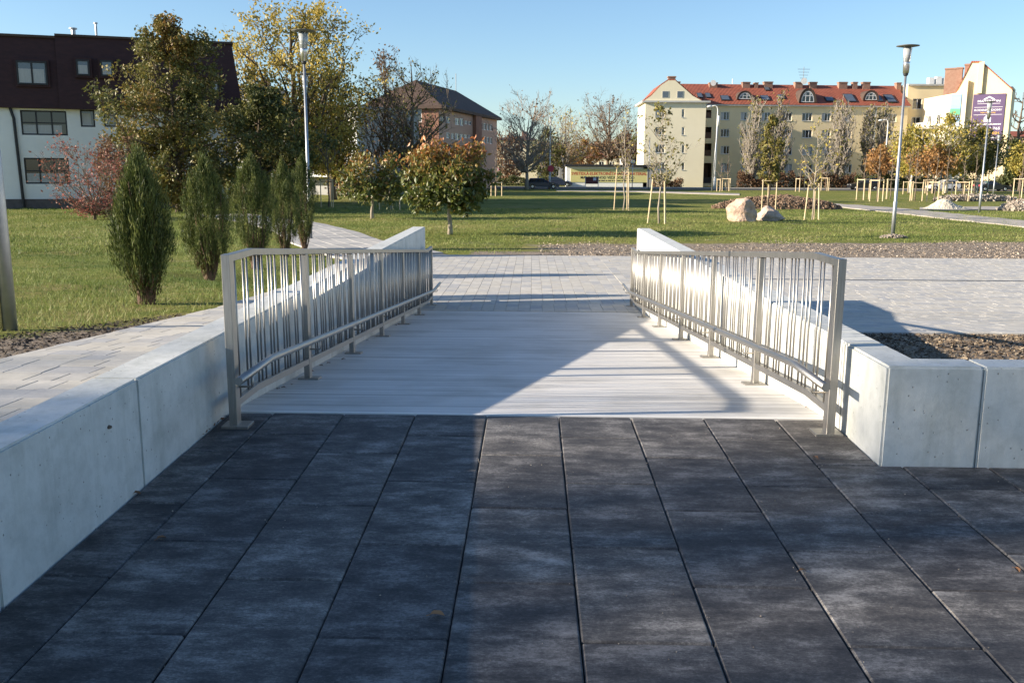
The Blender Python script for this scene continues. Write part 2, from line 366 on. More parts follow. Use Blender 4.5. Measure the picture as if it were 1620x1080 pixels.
# ================================================================== THE SETTING
def grid_lines(a):
    return np.unique(np.round(np.array(a, float), 4))
def make_terrain():
    xs = list(np.arange(-16, 16.01, .5))+[-1.885, -1.865, 1.835, 1.855]
    x = 16
    while x < 900: x *= 1.12; xs += [x, -x]
    ys = list(np.arange(-6, 40, .5))+[4.49, 4.51, 14.29, 14.31]
    y = 40
    while y < 1500: y *= 1.05; ys.append(y)
    y = -6
    while y > -300: y *= 1.5; ys.append(y)
    xs = grid_lines(xs); ys = grid_lines(ys)
    Xg, Yg = np.meshgrid(xs, ys)
    Z = TZ(Xg, Yg); V = np.stack([Xg, Yg, Z], -1).reshape(-1, 3)
    nx, ny = len(xs), len(ys)
    i, j = np.meshgrid(np.arange(nx-1), np.arange(ny-1)); b = (j*nx+i).ravel()
    me = np_mesh('ground', V, np.stack([b, b+1, b+nx+1, b+nx], 1)); me.materials.append(M['lawn'])
    me.polygons.foreach_set('use_smooth', [True]*len(me.polygons))
    o = bpy.data.objects.new('ground', me); link(o); tag(o, kind='structure'); return o
make_terrain()

def drape(name, left, right, mat, dz=.03, kind='structure', n=14):
    """a strip over the ground between two world polylines (left/right edge points)"""
    mb = MB(); L_, R_ = [], []
    def resample(P):
        P = np.array(P, float); s = np.r_[0, np.cumsum(np.linalg.norm(np.diff(P, axis=0), axis=1))]
        t = np.linspace(0, s[-1], n*len(P)); return np.stack([np.interp(t, s, P[:, 0]), np.interp(t, s, P[:, 1])], 1)
    A, B = resample(left), resample(right); V = []; Fq = []; K = 5
    for a, b in zip(A, B):
        for k in range(K):
            p = a+(b-a)*k/(K-1); V.append((p[0], p[1], float(TZ(p[0], p[1]))+dz))
    for r_ in range(len(A)-1):
        for k in range(K-1): q = r_*K+k; Fq.append((q, q+1, q+K+1, q+K))
    # skirt so that the strip is not paper thin
    mb.add(V, Fq); b = len(V)
    edge = [r_*K for r_ in range(len(A))]+[(len(A)-1)*K+k for k in range(1, K)]+[r_*K+K-1 for r_ in range(len(A)-2, -1, -1)]+[k for k in range(K-2, 0, -1)]
    low = [(V[e][0], V[e][1], V[e][2]-.12) for e in edge]; mb.v += low
    for q in range(len(edge)): mb.f.append((edge[q], edge[(q+1) % len(edge)], b+(q+1) % len(edge), b+q))
    o = mb.build(name, mat); tag(o, kind=kind); return o
def gp(*pts): return [tuple(G(*p)[:2]) for p in pts]

# ---- dark terrace pavers
mb = MB(); XT1, YT0 = 5.2, -1.2
mb.add([(XL-.02, YT0, tile_z(XL, YT0)-.045), (XT1, YT0, tile_z(XT1, YT0)-.045), (XT1, Y0-.002, tile_z(XT1, Y0)-.045), (XL-.02, Y0-.002, tile_z(XL, Y0)-.045)], [(0, 1, 2, 3)])
terrace = mb.build('terrace_paving', M['joint']); tag(terrace, kind='structure')
TW, TL = .42, .707; XJ = -.2531
rnd = random.Random(3)
def tile_mesh(x0, x1, y0, y1):
    b = MB(); cx, cy = (x0+x1)/2, (y0+y1)/2
    b.box(x0-cx, x1-cx, y0-cy, y1-cy, -.05, 0)
    me = b.mesh('paver', bevel=.0065, seg=1); me.materials.append(M['tile']); return me
full_tile = tile_mesh(0, TW-.004, 0, TL-.0045)
for i in range(-4, 13):
    xa, xb = XJ+i*TW, XJ+(i+1)*TW
    if i == -4: xa = XL+.004
    xb = min(xb, XT1)
    off = 4.799 if i % 2 else 4.487
    y = off-TL*8
    while y < Y0:
        ya, yb = y, min(y+TL, Y0-.006); y += TL
        if yb-ya < .03 or ya < YT0: continue
        pieces = [(xa, xb, ya, yb)]
        if xb > XR+.001 and yb > YF:          # cut round the planter corner
            pieces = []
            if xa < XR-.03: pieces.append((xa, XR-.002, max(ya, YF-.001), yb))
            if ya < YF-.03: pieces.append((xa, xb, ya, YF-.003))
        for (a, b_, c, d) in pieces:
            a2, b2, c2, d2 = a+.002, b_-.002, c+.00225, d-.00225
            if b2-a2 < .02 or d2-c2 < .02: continue
            is_full = abs((b2-a2)-(TW-.004)) < 1e-4 and abs((d2-c2)-(TL-.0045)) < 1e-4
            me = full_tile if is_full else tile_mesh(a2, b2, c2, d2)
            cx, cy = (a2+b2)/2, (c2+d2)/2
            inst('paver', me, terrace, (cx, cy, tile_z(cx, cy)+rnd.uniform(-.0015, .0015)),
                 (TS+rnd.uniform(-.002, .002), -TC+rnd.uniform(-.003, .003), rnd.uniform(-.0015, .0015)))

# ---- concrete ramp between the walls
mb = MB(); N = 24
for k in range(N+1):
    y = Y0+.05+(YE-Y0-.05)*k/N
    mb.v += [(XL+.003, y, ramp_z(XL, y)), (XR-.003, y, ramp_z(XR, y))]
for k in range(N): mb.f.append((2*k, 2*k+1, 2*k+3, 2*k+2))
b = len(mb.v)
for x, y in ((XL+.003, Y0+.05), (XR-.003, Y0+.05), (XR-.003, YE), (XL+.003, YE)): mb.v.append((x, y, ramp_z(x, y)-.25))
mb.f += [(0, 1, b+1, b), (2*N, 2*N+1, b+2, b+3)]
rampo = mb.build('ramp', M['rampc']); tag(rampo, kind='structure')
M['edge'] = pm('smooth_concrete_edge', (.68, .665, .635), (.74, .725, .69), 2.5, .7, bmp=.15, world=True)
mb = MB(); mb.hexa([(XL+.003, Y0, ramp_z(XL, Y0)-.2), (XR-.003, Y0, ramp_z(XR, Y0)-.2), (XR-.003, Y0+.047, -.2), (XL+.003, Y0+.047, -.2),
                    (XL+.003, Y0, ramp_z(XL, Y0)+.004), (XR-.003, Y0, ramp_z(XR, Y0)+.004), (XR-.003, Y0+.047, ramp_z(XR, Y0+.047)+.003), (XL+.003, Y0+.047, ramp_z(XL, Y0+.047)+.003)])
mb.build('edge_strip', M['edge'], rampo, bevel=.003)

# ---- light pavers: landing, plaza, side path
_pm = {}
def paver_mesh(w_, l_, ti):
    key = (round(w_, 2), round(l_, 2), ti)
    if key not in _pm:
        b = MB(); b.box(-w_/2+.0025, w_/2-.0025, -l_/2+.002, l_/2-.002, -.06, 0); me = b.mesh('paver', bevel=.002)
        a = me.attributes.new('tint', 'FLOAT', 'POINT'); a.data.foreach_set('value', [ti/7]*len(me.vertices)); me.materials.append(M['paver']); _pm[key] = me
    return _pm[key]
def lay(parent, x0, x1, y0, y1, lane, lens, seed, split, top=.02, stuff_name='far_pavers', courses=False):
    """lanes of pavers along Y; those for which split(x,y) is true are parts of their own, the others one joined part"""
    r = random.Random(seed); V, T = [], []; cnt = 0; cells = []
    if not courses:
        n = int(round((x1-x0)/lane)); lw = (x1-x0)/n
        for i in range(n):
            y = y0-r.random()*lens[0]
            while y < y1: l_ = r.choice(lens); cells.append((x0+i*lw, x0+(i+1)*lw, max(y, y0), min(y+l_, y1))); y += l_
    else:
        n = int(round((y1-y0)/lane)); lw = (y1-y0)/n
        for i in range(n):
            x = x0-r.random()*lens[0]
            while x < x1: l_ = r.choice(lens); cells.append((max(x, x0), min(x+l_, x1), y0+i*lw, y0+(i+1)*lw)); x += l_
    for xa, xb, ya, yb in cells:
            if yb-ya < .04 or xb-xa < .04: continue
            cx, cy, lw_ = (xa+xb)/2, (ya+yb)/2, xb-xa; z = float(TZ(cx, cy))+top+r.uniform(-.0012, .0012); sl = (float(TZ(cx, yb))-float(TZ(cx, ya)))/(yb-ya)
            ti = r.randrange(8)
            if split(cx, cy) and cnt < 300:
                cnt += 1; inst('paver', paver_mesh(lw_, yb-ya, ti), parent, (cx, cy, z), (math.atan(sl), 0, 0))
            else:
                a, b_, c, d = xa+.0018, xb-.0018, ya+.0018, yb-.0018; h = (yb-ya)/2*sl; q = .0012
                for (p, s_, zz) in ((0, 0, -.03), (q, q, 0)):
                    V += [(a+p, c+s_, z-h+zz), (b_-p, c+s_, z-h+zz), (b_-p, d-s_, z+h+zz), (a+p, d-s_, z+h+zz)]
                T += [ti/7]*8
    if V:
        V = np.array(V); k = len(V)//8; base = np.arange(k)[:, None]*8
        Fq = np.concatenate([base+np.array(q) for q in ((4, 5, 6, 7), (0, 1, 5, 4), (1, 2, 6, 5), (2, 3, 7, 6), (3, 0, 4, 7))])
        me = np_mesh(stuff_name, V, Fq, np.array(T)); me.materials.append(M['paver'])
        o = bpy.data.objects.new(stuff_name, me); link(o, parent); o['kind'] = 'stuff'
YPL = float(G(1446, 529)[1])                  # where the mulch bed ends and the plaza begins
YPE = 25.2
def sheet(name, x0, x1, y0, y1, dz, mat):
    mb = MB(); ys = np.unique(np.r_[np.arange(y0, y1, .5), y1, [v for v in (7, 10.7, 14.4) if y0 < v < y1]]); xs_ = np.linspace(x0, x1, 8)
    nx = len(xs_); V = [(x, y, float(TZ(x, y))+dz) for y in ys for x in xs_]
    mb.add(V, [(j*nx+i, j*nx+i+1, (j+1)*nx+i+1, (j+1)*nx+i) for j in range(len(ys)-1) for i in range(nx-1)])
    o = mb.build(name, mat); tag(o, kind='structure'); return o
landing = sheet('landing_paving', XL+.003, XR-.003, YE+.012, YWE, .008, M['paverjoint'])
landing2 = sheet('plaza_paving', -3.2, 16, YWE+.004, YPE, .008, M['paverjoint'])
slope_r = sheet('sloping_plaza_paving', XR+WT+.01, 9, YPL, YWE, .006, M['paverjoint'])
lens = (.2, .3, .3, .4)
lay(landing, XL+.004, XR-.004, YE+.012, YWE, .2, lens, 1, lambda x, y: True)
lay(landing2, -3.2, 2.0, YWE+.004, YPE, .2, lens, 2, lambda x, y: abs(x) < 1.8 and y < 20.2)
lay(landing2, 2.0, 16, YWE+.004, YPE, .2, lens, 6, lambda x, y: False, stuff_name='right_pavers', courses=True)
lay(slope_r, XR+WT+.01, 9, YPL, YWE, .2, lens, 3, lambda x, y: x < 5 and y < 10.5, courses=True)
path_l = sheet('side_path_paving', -3.0, XL-WT-.004, -1, 17, .006, M['paverjoint'])
lay(path_l, -3.0, XL-WT-.004, 1.8, 17, .20, (.15, .2, .25), 4, lambda x, y: y < 13, courses=True)
# drainage slot across the plaza
mb = MB(); yd = 19.35
for k in range(24):
    x0 = 2.6+k*.55; mb.box(x0, x0+.545, yd-.065, yd+.065, float(TZ(x0, yd))-.05, float(TZ(x0, yd))+.0235)
single('drainage_channel', mb, pm('cast_iron', (.05, .05, .052), (.09, .09, .09), 8, .6), 'dark drainage channel running across the light plaza paving', 'drain', (2.6, yd, -.83))

# far-left branch path, grey slabs
cl = [(-2.4, 22.0), (-4.2, 25.5), (-6.4, 30), (-8.4, 35.5), (-11.5, 42), (-17, 50)]
wd = [3.4, 3.2, 3.0, 3.0, 3.0, 3.0]
def offset_line(cl, wd, s):
    out = []
    for k, (x, y) in enumerate(cl):
        a, b = cl[max(k-1, 0)], cl[min(k+1, len(cl)-1)]; dx, dy = b[0]-a[0], b[1]-a[1]; n = math.hypot(dx, dy)
        out.append((x-s*dy/n*wd[k]/2, y+s*dx/n*wd[k]/2))
    return out
pl = drape('park_path', offset_line(cl, wd, 1), offset_line(cl, wd, -1), M['paverjoint'], .003)
A, B = np.array(offset_line(cl, wd, 1)), np.array(offset_line(cl, wd, -1))
def along(P, t):
    s = np.r_[0, np.cumsum(np.linalg.norm(np.diff(P, axis=0), axis=1))]; s /= s[-1]; return np.array([np.interp(t, s, P[:, 0]), np.interp(t, s, P[:, 1])])
V, T = [], []; r = random.Random(5); NR = 62
for k in range(NR):
    for c in range(6):
        o = .5 if c % 2 else 0
        t0, t1 = (k+o+.015)/(NR+1), (k+o+.985)/(NR+1); u0, u1 = (c+.02)/6, (c+.98)/6
        if (along(A, t0)*(1-u0)+along(B, t0)*u0)[0] > -3.5 and (along(A, t0)*(1-u0)+along(B, t0)*u0)[1] < 25.4: continue
        q = [along(A, t)*(1-u)+along(B, t)*u for t, u in ((t0, u0), (t0, u1), (t1, u1), (t1, u0))]; dz = .045+r.uniform(-.002, .002)
        V += [(p[0], p[1], float(TZ(p[0], p[1]))-.02) for p in q]+[(p[0], p[1], float(TZ(p[0], p[1]))+dz) for p in q]; T += [r.random()]*8
base = np.arange(len(V)//8)[:, None]*8
me = np_mesh('slabs', np.array(V), np.concatenate([base+np.array(q) for q in ((7, 6, 5, 4), (0, 4, 5, 1), (1, 5, 6, 2), (2, 6, 7, 3), (3, 7, 4, 0))]), np.array(T)); me.materials.append(M['slab'])
o = bpy.data.objects.new('slabs', me); link(o, pl); o['kind'] = 'stuff'

# street across the far side of the park, park paths
drape('street', [(-260, 131.5), (260, 131.5)], [(-260, 140.5), (260, 140.5)], M['asphalt'], .03, n=40)
drape('pavement', [(-260, 141.4), (260, 141.4)], [(-260, 144.5), (260, 144.5)], M['pathgrey'], .15, n=40)
drape('kerb', [(-260, 140.9), (260, 140.9)], [(-260, 141.4), (260, 141.4)], M['kerb'], .17, n=40)
drape('park_path', gp((1300, 321.5), (1420, 330), (1500, 338), (1620, 350), (1760, 366)), gp((1300, 325), (1420, 338), (1500, 347), (1620, 360), (1760, 378)), M['pathgrey'], .05)
drape('park_path', gp((1455, 329.0), (1540, 328), (1720, 327)), gp((1455, 332.5), (1540, 332.5), (1720, 332)), M['pathgrey'], .055)
drape('park_path', gp((880, 301.5), (1010, 302.5), (1170, 306.5)), gp((880, 302.6), (1010, 304), (1170, 309)), M['pathgrey'], .05)

# ================================================================== WALLS
def wall_panel(parent, x0, x1, y0, y1, zb, zt, name='panel', bev=.009):
    b = MB(); b.box(x0, x1, y0, y1, zb, zt); return b.build(name, M['wall'], parent, bevel=bev, seg=2)
wl = thing('retaining_wall', 'low pale concrete wall left of the ramp, beside the light side path', 'wall', (XL-.1, -1.2, -.2))
for a, b in ((-1.2, 1.4), (1.4, 2.83), (2.83, 3.985), (3.985, 8.45), (8.45, 12.9), (12.9, YWE)):
    wall_panel(wl, XL-WT, XL, a+.002, b-.002, -1.3 if b > 6 else -.6, WZ)
wr = thing('retaining_wall', 'low pale concrete wall right of the ramp, turning the corner around the mulch bed', 'wall', (XR+.1, YF, -.05))
for a, b in ((5.02, 9.3), (9.3, 13.58), (13.58, YWE)):
    wall_panel(wr, XR, XR+WT, a+.002, b-.002, -1.3 if b > 6 else -.6, WZ)
for a, b in ((2.21, 3.9), (3.9, 5.6), (5.6, 9.2)):
    wall_panel(wr, a+.002, b-.002, YF, YF+WT, -.6, WZ)
mb = MB(); q = [(XR, YF), (2.208, YF), (2.208, YF+WT), (XR+WT, YF+WT), (XR+WT, 5.018), (XR, 5.018)]     # the corner piece
mb.v = [(x, y, -.6) for x, y in q]+[(x, y, WZ) for x, y in q]; mb.f = [tuple(range(5, -1, -1)), tuple(range(6, 12))]+[(i, (i+1) % 6, 6+(i+1) % 6, 6+i) for i in range(6)]
mb.build('panel', M['wall'], wr, bevel=.012, seg=2)

# ================================================================== RAILINGS
YP = [4.93+1.68*k for k in range(7)]
YB0, YB1 = 5.34, 14.42
def S(Y): return 0.0 if Y < YB0 else (-RS*(Y-YB0) if Y < YB1 else -RS*(YB1-YB0))
CL = [.09, .236, .3, .446, .515, .594, .725, .792, .871, 1.025, 1.09, 1.157, 1.316, 1.377, 1.516]
HR = .958
def railing(s, label):
    X = s*1.65; root = thing('railing', label, 'railing', (X, YP[0], -.01))
    def sweep(name, z0, z1, hw, ya, yb, mat=M['steel']):
        b = MB(); ks = [ya, YB0, YB1, yb]
        for y in ks: z = S(y); b.v += [(X-hw, y, z+z0), (X+hw, y, z+z0), (X+hw, y, z+z1), (X-hw, y, z+z1)]
        for k in range(3):
            for j in range(4): b.f.append((4*k+j, 4*k+(j+1) % 4, 4*k+4+(j+1) % 4, 4*k+4+j))
        b.f += [(3, 2, 1, 0), (12, 13, 14, 15)]
        return b.build(name, mat, root, bevel=.002)
    sweep('top_rail', HR-.04, HR, .0205, YP[0]-.034, YP[-1]+.034)
    sweep('bottom_rail', .108, .148, .018, YP[0]+.036, YP[-1]-.036)
    for k, y in enumerate(YP):
        g = tile_z(X, y) if y < Y0 else (ramp_z(X, y) if y < YE else float(TZ(0, y))+.02)
        b = MB(); b.box(X-.0215, X+.0215, y-.035, y+.035, g+.006, S(y)+HR-.041+(.0415 if k in (0, 6) else 0))
        if k in (0, 6):
            b = MB(); b.box(X-.0225, X+.0225, y-.036, y+.036, g+.006, S(y)+HR+.002)
        p = b.build('post', M['steel'], root, bevel=.002)
        b = MB(); sl = TS if y < Y0 else (-RS if y < YE else 0)
        h = .06
        cx = X-s*.012
        lo = [(cx-.075, y-h, g-h*sl-.004), (cx+.075, y-h, g-h*sl-.004), (cx+.075, y+h, g+h*sl-.004), (cx-.075, y+h, g+h*sl-.004)]
        b.hexa(lo+[(x_, y_, z_+.018) for x_, y_, z_ in lo]); b.build('base_plate', M['steel'], p, bevel=.0015)
    lo, hi = .140, HR-.037
    b = MB(); b.tube([(0, 0, lo), (0, 0, hi)], .0062, 10); bal = b.mesh('baluster', smooth=True); bal.materials.append(M['steel'])
    for k in range(6):
        for c in CL:
            y = YP[k]+c*1.68/1.64+.02
            inst('baluster', bal, root, (0, y-YP[0], S(y)+.01))
    # low handrail tube with brackets
    b = MB(); hx = s*1.552; hz = .303; pts = []
    for y in (4.72, 5.30, 5.38, 14.3, 14.42, 15.45): pts.append((hx, y, S(y)+hz if y not in (5.30, 5.38) else hz-(.000 if y == 5.30 else .0045)))
    b.tube(pts, .0225, 20); hr = b.build('handrail', M['steel'], root, smooth=True)
    em = hr.data; 
    for p in em.polygons:
        if len(p.vertices) > 6: p.use_smooth = False
    for y in [YP[0]+.03]+YP[1:6]+[YP[6]-.02]:
        b = MB(); z = S(y)+hz
        b.tube([(X-s*.02, y, z-.085), (hx+s*.006, y, z-.085), (hx, y, z-.078), (hx, y, z-.015)], .0058, 8); b.build('bracket', M['steel'], hr, smooth=True)
    b = MB(); z = S(15.4)+hz; b.tube([(hx, 15.4, z-.015), (hx, 15.4, z-.085), (hx+s*.04, 15.4, z-.09)], .0058, 8); b.build('bracket', M['steel'], hr, smooth=True)
    return root
railing(-1, 'brushed steel railing with low handrail along the shaded left side of the ramp')
railing(1, 'brushed steel railing with low handrail along the sunlit right side of the ramp')

# ================================================================== TREES AND SHRUBS
def shape_r(kind, t):
    t = np.clip(t, 0, 1)
    if kind == 'round': return np.sqrt(np.clip(1-(2*t-1)**2, 0, 1))*.9+.1*(1-t)
    if kind == 'oval': return np.sin(np.pi*np.clip(t*.9+.08, 0, 1))**.7
    if kind == 'vase': return .25+.75*np.sin(np.pi*np.clip(t*.75+.1, 0, 1))
    if kind == 'column': return .55+.45*np.sin(np.pi*np.clip(t*.85+.12, 0, 1))-.35*np.clip(t-.8, 0, 1)*3
    if kind == 'umbrella': return .45+.55*np.sin(np.pi*np.clip(t*.62+.2, 0, 1))
    if kind == 'cone': return (1-t)**.8+.05
    return np.ones_like(t)
def bez(p0, p1, p2, n, rng, jit):
    t = np.linspace(0, 1, n)[:, None]; P = (1-t)**2*p0+2*t*(1-t)*p1+t**2*p2
    P[1:-1] += rng.normal(0, jit, (n-2, 3)) if n > 2 else 0
    return P
def grow(seed, H, R, zb, tr, n1=26, n2=7, n3=4, kind='oval', up=.6, jag=.25, top=1.0, lean=(0, 0), stems=1, twig_r=.008, lvl3=True, sub_len=.42, fork=None, lo_start=0.0):
    """trunk, limbs, branches and twigs filling a crown of height H (from zb) and radius R; returns wood MB and twig sample points"""
    rng = np.random.default_rng(seed); W = MB(); tips = []
    trunks = []
    for s in range(stems):
        az = rng.uniform(0, 6.28); sp = 0 if stems == 1 else R*.45
        h = H*top*(1 if s == 0 else rng.uniform(.75, .98)); n = 9
        end = np.array([lean[0]+sp*math.cos(az), lean[1]+sp*math.sin(az), h])
        P = bez(np.zeros(3), np.array([lean[0]*.3, lean[1]*.3, h*.5]), end, n, rng, .012*H*.5)
        P[0] = 0; k = np.linspace(0, 1, n); rad = tr*(1-k)**.8*(.75 if stems > 1 else 1)+twig_r; rad[0] *= 1.3
        P[0, 2] -= .15
        W.tube(P, rad, 9); trunks.append((P, rad))
    phases = rng.uniform(0, 6.28, 6)
    for k in range(n1):
        P, rad = trunks[k % stems]; hh = P[-1, 2]
        t = (k+.5)/n1; t = np.clip(t+rng.normal(0, .06), .02, 1); az = k*2.39996+rng.normal(0, .35)
        wob = 1+jag*(.6*math.sin(3*az+phases[0]+5*t)+.5*math.sin(5*az+phases[1]-7*t)+.5*rng.normal())
        rr = R*float(shape_r(kind, t))*max(.25, wob)
        tz = zb+t*(H-zb)*rng.uniform(.95, 1.03)
        zt = np.clip(tz-rr*up*rng.uniform(.8, 1.25), max(zb*.85, lo_start), hh*.93)
        i = np.interp(zt, P[:, 2], np.arange(len(P))); ax = np.array([np.interp(i, np.arange(len(P)), P[:, c]) for c in range(3)])
        end = np.array([ax[0]+rr*math.cos(az), ax[1]+rr*math.sin(az), max(tz, zt+.05)])
        ctrl = ax+(end-ax)*np.array([.55, .55, .35]); ln = np.linalg.norm(end-ax)
        B = bez(ax, ctrl, end, 7, rng, .03*ln); r0 = min(float(np.interp(i, np.arange(len(P)), rad))*.55, (.011*ln+twig_r) if H < 8 else (.02*ln+.012)); rb = r0*(1-np.linspace(0, 1, 7))**.9+twig_r
        W.tube(B, rb, 5, False)
        for j in range(n2):
            s = rng.uniform(.22, 1.0); p = np.array([np.interp(s, np.linspace(0, 1, 7), B[:, c]) for c in range(3)])
            d = (B[-1]-B[0])/max(ln, 1e-6); q = rng.normal(0, 1, 3); q -= q.dot(d)*d; q /= np.linalg.norm(q)+1e-9
            dd = d*rng.uniform(.35, .9)+q*.8+np.array([0, 0, up*.35]); dd /= np.linalg.norm(dd); l2 = ln*sub_len*rng.uniform(.5, 1.15)*(1.15-.5*s)
            e2 = p+dd*l2; C = bez(p, p+dd*l2*.5+np.array([0, 0, -.05*l2]), e2, 4, rng, .03*l2); r2 = max(r0*.38*(1-.5*s), twig_r)
            W.tube(C, r2*(1-np.linspace(0, 1, 4))**.9+twig_r*.7, 3, False)
            tips.append((C[1], C[-1]))
            if lvl3:
                for _ in range(n3):
                    s3 = rng.uniform(.3, 1); p3 = C[0]+(C[-1]-C[0])*s3; q = rng.normal(0, 1, 3); d3 = dd*.7+q*.55+np.array([0, 0, up*.3]); d3 /= np.linalg.norm(d3); l3 = l2*rng.uniform(.3, .6)
                    e3 = p3+d3*l3; W.tube([p3, (p3+e3)/2+rng.normal(0, .04*l3, 3), e3], [twig_r*.8, twig_r*.65, twig_r*.4], 3, False); tips.append((p3, e3))
    return W, tips, rng
def leaves(rng, tips, per, size, spread, tint_fn=None, aspect=.55, droop=0.0, keep=1.0):
    T0 = np.array([a for a, b in tips]); T1 = np.array([b for a, b in tips])
    if keep < 1: k = rng.random(len(T0)) < keep; T0, T1 = T0[k], T1[k]
    T0, T1 = np.repeat(T0, per, 0), np.repeat(T1, per, 0); n = len(T0)
    s = rng.uniform(.15, 1.08, (n, 1)); C = T0+(T1-T0)*s+rng.normal(0, spread, (n, 3))
    a = rng.normal(0, 1, (n, 3)); a[:, 2] -= droop; a /= np.linalg.norm(a, axis=1)[:, None]
    b = rng.normal(0, 1, (n, 3)); b -= (a*b).sum(1)[:, None]*a; b /= np.linalg.norm(b, axis=1)[:, None]+1e-9
    nn = np.cross(a, b); sz = size*rng.uniform(.6, 1.35, (n, 1))
    V = np.stack([C-a*sz*.5, C+b*sz*aspect*.5+nn*sz*.07, C+a*sz*.5, C-b*sz*aspect*.5+nn*sz*.07], 1).reshape(-1, 3)
    tint = rng.normal(.5, .2, n) if tint_fn is None else tint_fn(C, rng)
    Fq = np.arange(n*4).reshape(n, 4)
    return V, Fq, np.repeat(np.clip(tint, 0, 1), 4)
def add_leaves(root, V, Fq, T, mat, name='crown'):
    me = np_mesh(name, V, Fq, T); me.materials.append(mat); o = bpy.data.objects.new(name, me); link(o, root); ORG[o.name] = org_of(root); return o
def wood_part(root, W, mat, name='trunk'):
    me = bpy.data.meshes.new(name); me.from_pydata(W.v, [], W.f); me.materials.append(mat)
    me.polygons.foreach_set('use_smooth', [True]*len(me.polygons)); o = bpy.data.objects.new(name, me); link(o, root); ORG[o.name] = org_of(root); return o
def tree(name, label, px, py, top_py, half_px, clear_py, kind, leafmat, seed, per=10, lsize=.12, spread=.12, wood='bark', tint=None, group=None, Y=None, droop=0.0, keep=1.0, tr=None, leaf_lo=None, **kw):
    """placed by the pixel of its foot; height, crown base and half width read off the photograph at that distance"""
    b = G(px, py) if Y is None else None
    if Y is not None:
        p = atY(px, py, Y); b = np.array([p[0], Y, float(TZ(p[0], Y))])
    H = atY(px, top_py, b[1])[2]-b[2]; zb = max(atY(px, clear_py, b[1])[2]-b[2], .1); R = half_px*b[1]/F
    root = thing(name, label, 'tree', Vector(b), group)
    W, tips, rng = grow(seed, H, R, zb, tr or H*.017, kind=kind, **kw)
    wood_part(root, W, M[wood])
    if leafmat and per:
        fn = tint
        add_leaves(root, *leaves(rng, tips, per, lsize, spread, fn, droop=droop, keep=keep), LEAF[leafmat])
    root['_h'] = H
    return root
def warm_top(lo, hi, z0, z1):
    def fn(C, rng): t = np.clip((C[:, 2]-z0)/(z1-z0), 0, 1); return lo+(hi-lo)*t+rng.normal(0, .16, len(C))
    return fn
def patchy(mean, amp, sc=1.3, sd=.15):
    def fn(C, rng): return mean+amp*np.sin(C[:, 0]*sc+1)*np.sin(C[:, 1]*sc*1.1+2)*np.sin(C[:, 2]*sc*.9)+rng.normal(0, sd, len(C))
    return fn
# --- left group
tree('oak_tree', 'dense olive and bronze oak in front of the dark-roofed white building', 283, 336, 36, 74, 318, 'oval', 'oak', 11, per=13, lsize=.20, spread=.17, tint=patchy(.5, .35, .9), n1=84, n2=8, n3=3, up=.55, jag=.45, tr=.17)
tree('oak_tree', 'smaller dark green oak between the bronze oak and the left park lamp', 415, 331, 140, 78, 322, 'round', 'olive', 12, per=13, lsize=.24, spread=.2, tint=patchy(.42, .4, .7), n1=44, n2=8, n3=3, up=.45, jag=.25, tr=.15)
tree('maple_tree', 'tall golden yellow tree rising behind the left park lamp', 470, 319, 12, 100, 268, 'vase', 'yellow', 13, per=6, lsize=.27, spread=.26, tint=patchy(.66, .35, .5), n1=72, n2=9, n3=4, up=1.25, jag=.2, tr=.36, wood='bark', sub_len=.3)
tree('maple_tree', 'olive green leafy tree in shade right of the golden tree', 528, 316, 110, 62, 276, 'round', 'yellow', 14, per=4, lsize=.27, spread=.28, tint=patchy(.2, .3, .5), n1=46, n2=8, n3=4, up=.8, tr=.25)
tree('ash_tree', 'slim nearly bare tree with brown tufts beside the brown building', 612, 316, 82, 34, 268, 'column', 'brown', 15, per=1, lsize=.24, spread=.2, n1=44, n2=8, n3=5, up=2.0, tr=.14, keep=.6, twig_r=.012, wood='twig')
tree('ash_tree', 'spreading half-bare tree with olive tufts before the brown building', 653, 317, 96, 58, 262, 'vase', 'olive', 16, per=1, lsize=.26, spread=.25, tint=lambda C, r: r.normal(.75, .2, len(C)), n1=40, n2=9, n3=5, up=1.2, tr=.26, keep=.6, twig_r=.012, wood='twig')
tree('cherry_tree', 'round-headed small cherry with orange and green leaves nearest the walls', 712, 371, 238, 62, 322, 'umbrella', 'cherry', 17, per=9, lsize=.19, spread=.12, tint=warm_top(.25, 1.0, 1.6, 3.9), n1=40, n2=8, n3=2, up=.35, jag=.16, tr=.085, wood='barkpale', droop=.9, lo_start=1.2)
tree('cherry_tree', 'smaller sparse orange-green cherry left of the round-headed cherry', 589, 346, 252, 45, 318, 'umbrella', 'cherry', 18, per=6, lsize=.22, spread=.14, tint=warm_top(.3, .8, 1.2, 4.2), n1=30, n2=7, n3=2, up=.4, jag=.3, tr=.08, wood='barkpale', droop=.8, lo_start=1.2)
rs = tree('red_shrub', 'multi-stemmed shrub with red autumn leaves in front of the white building', 150, 348, 222, 62, 338, 'vase', 'red', 19, per=2, lsize=.13, spread=.13, tint=patchy(.5, .3, 1.2, .22), n1=34, n2=8, n3=3, up=1.2, stems=4, tr=.07, twig_r=.006, wood='twig', top=.75); rs['category'] = 'shrub'
rs = tree('red_shrub', 'brown-red shrub tucked behind the nearest thuja', 196, 345, 215, 32, 340, 'oval', 'brown', 20, per=5, lsize=.15, spread=.13, tint=patchy(.7, .3, 1.2, .2), n1=26, n2=7, n3=3, up=1.0, stems=3, tr=.06, twig_r=.006, wood='twig', top=.75); rs['category'] = 'shrub'
tree('maple_tree', 'dull olive tree filling the gap left of the brown building', 590, 305, 176, 30, 292, 'round', 'olive', 21, per=5, lsize=.34, spread=.3, tint=patchy(.4, .35, .5), n1=34, n2=7, n3=3, up=.8, tr=.2, Y=104)
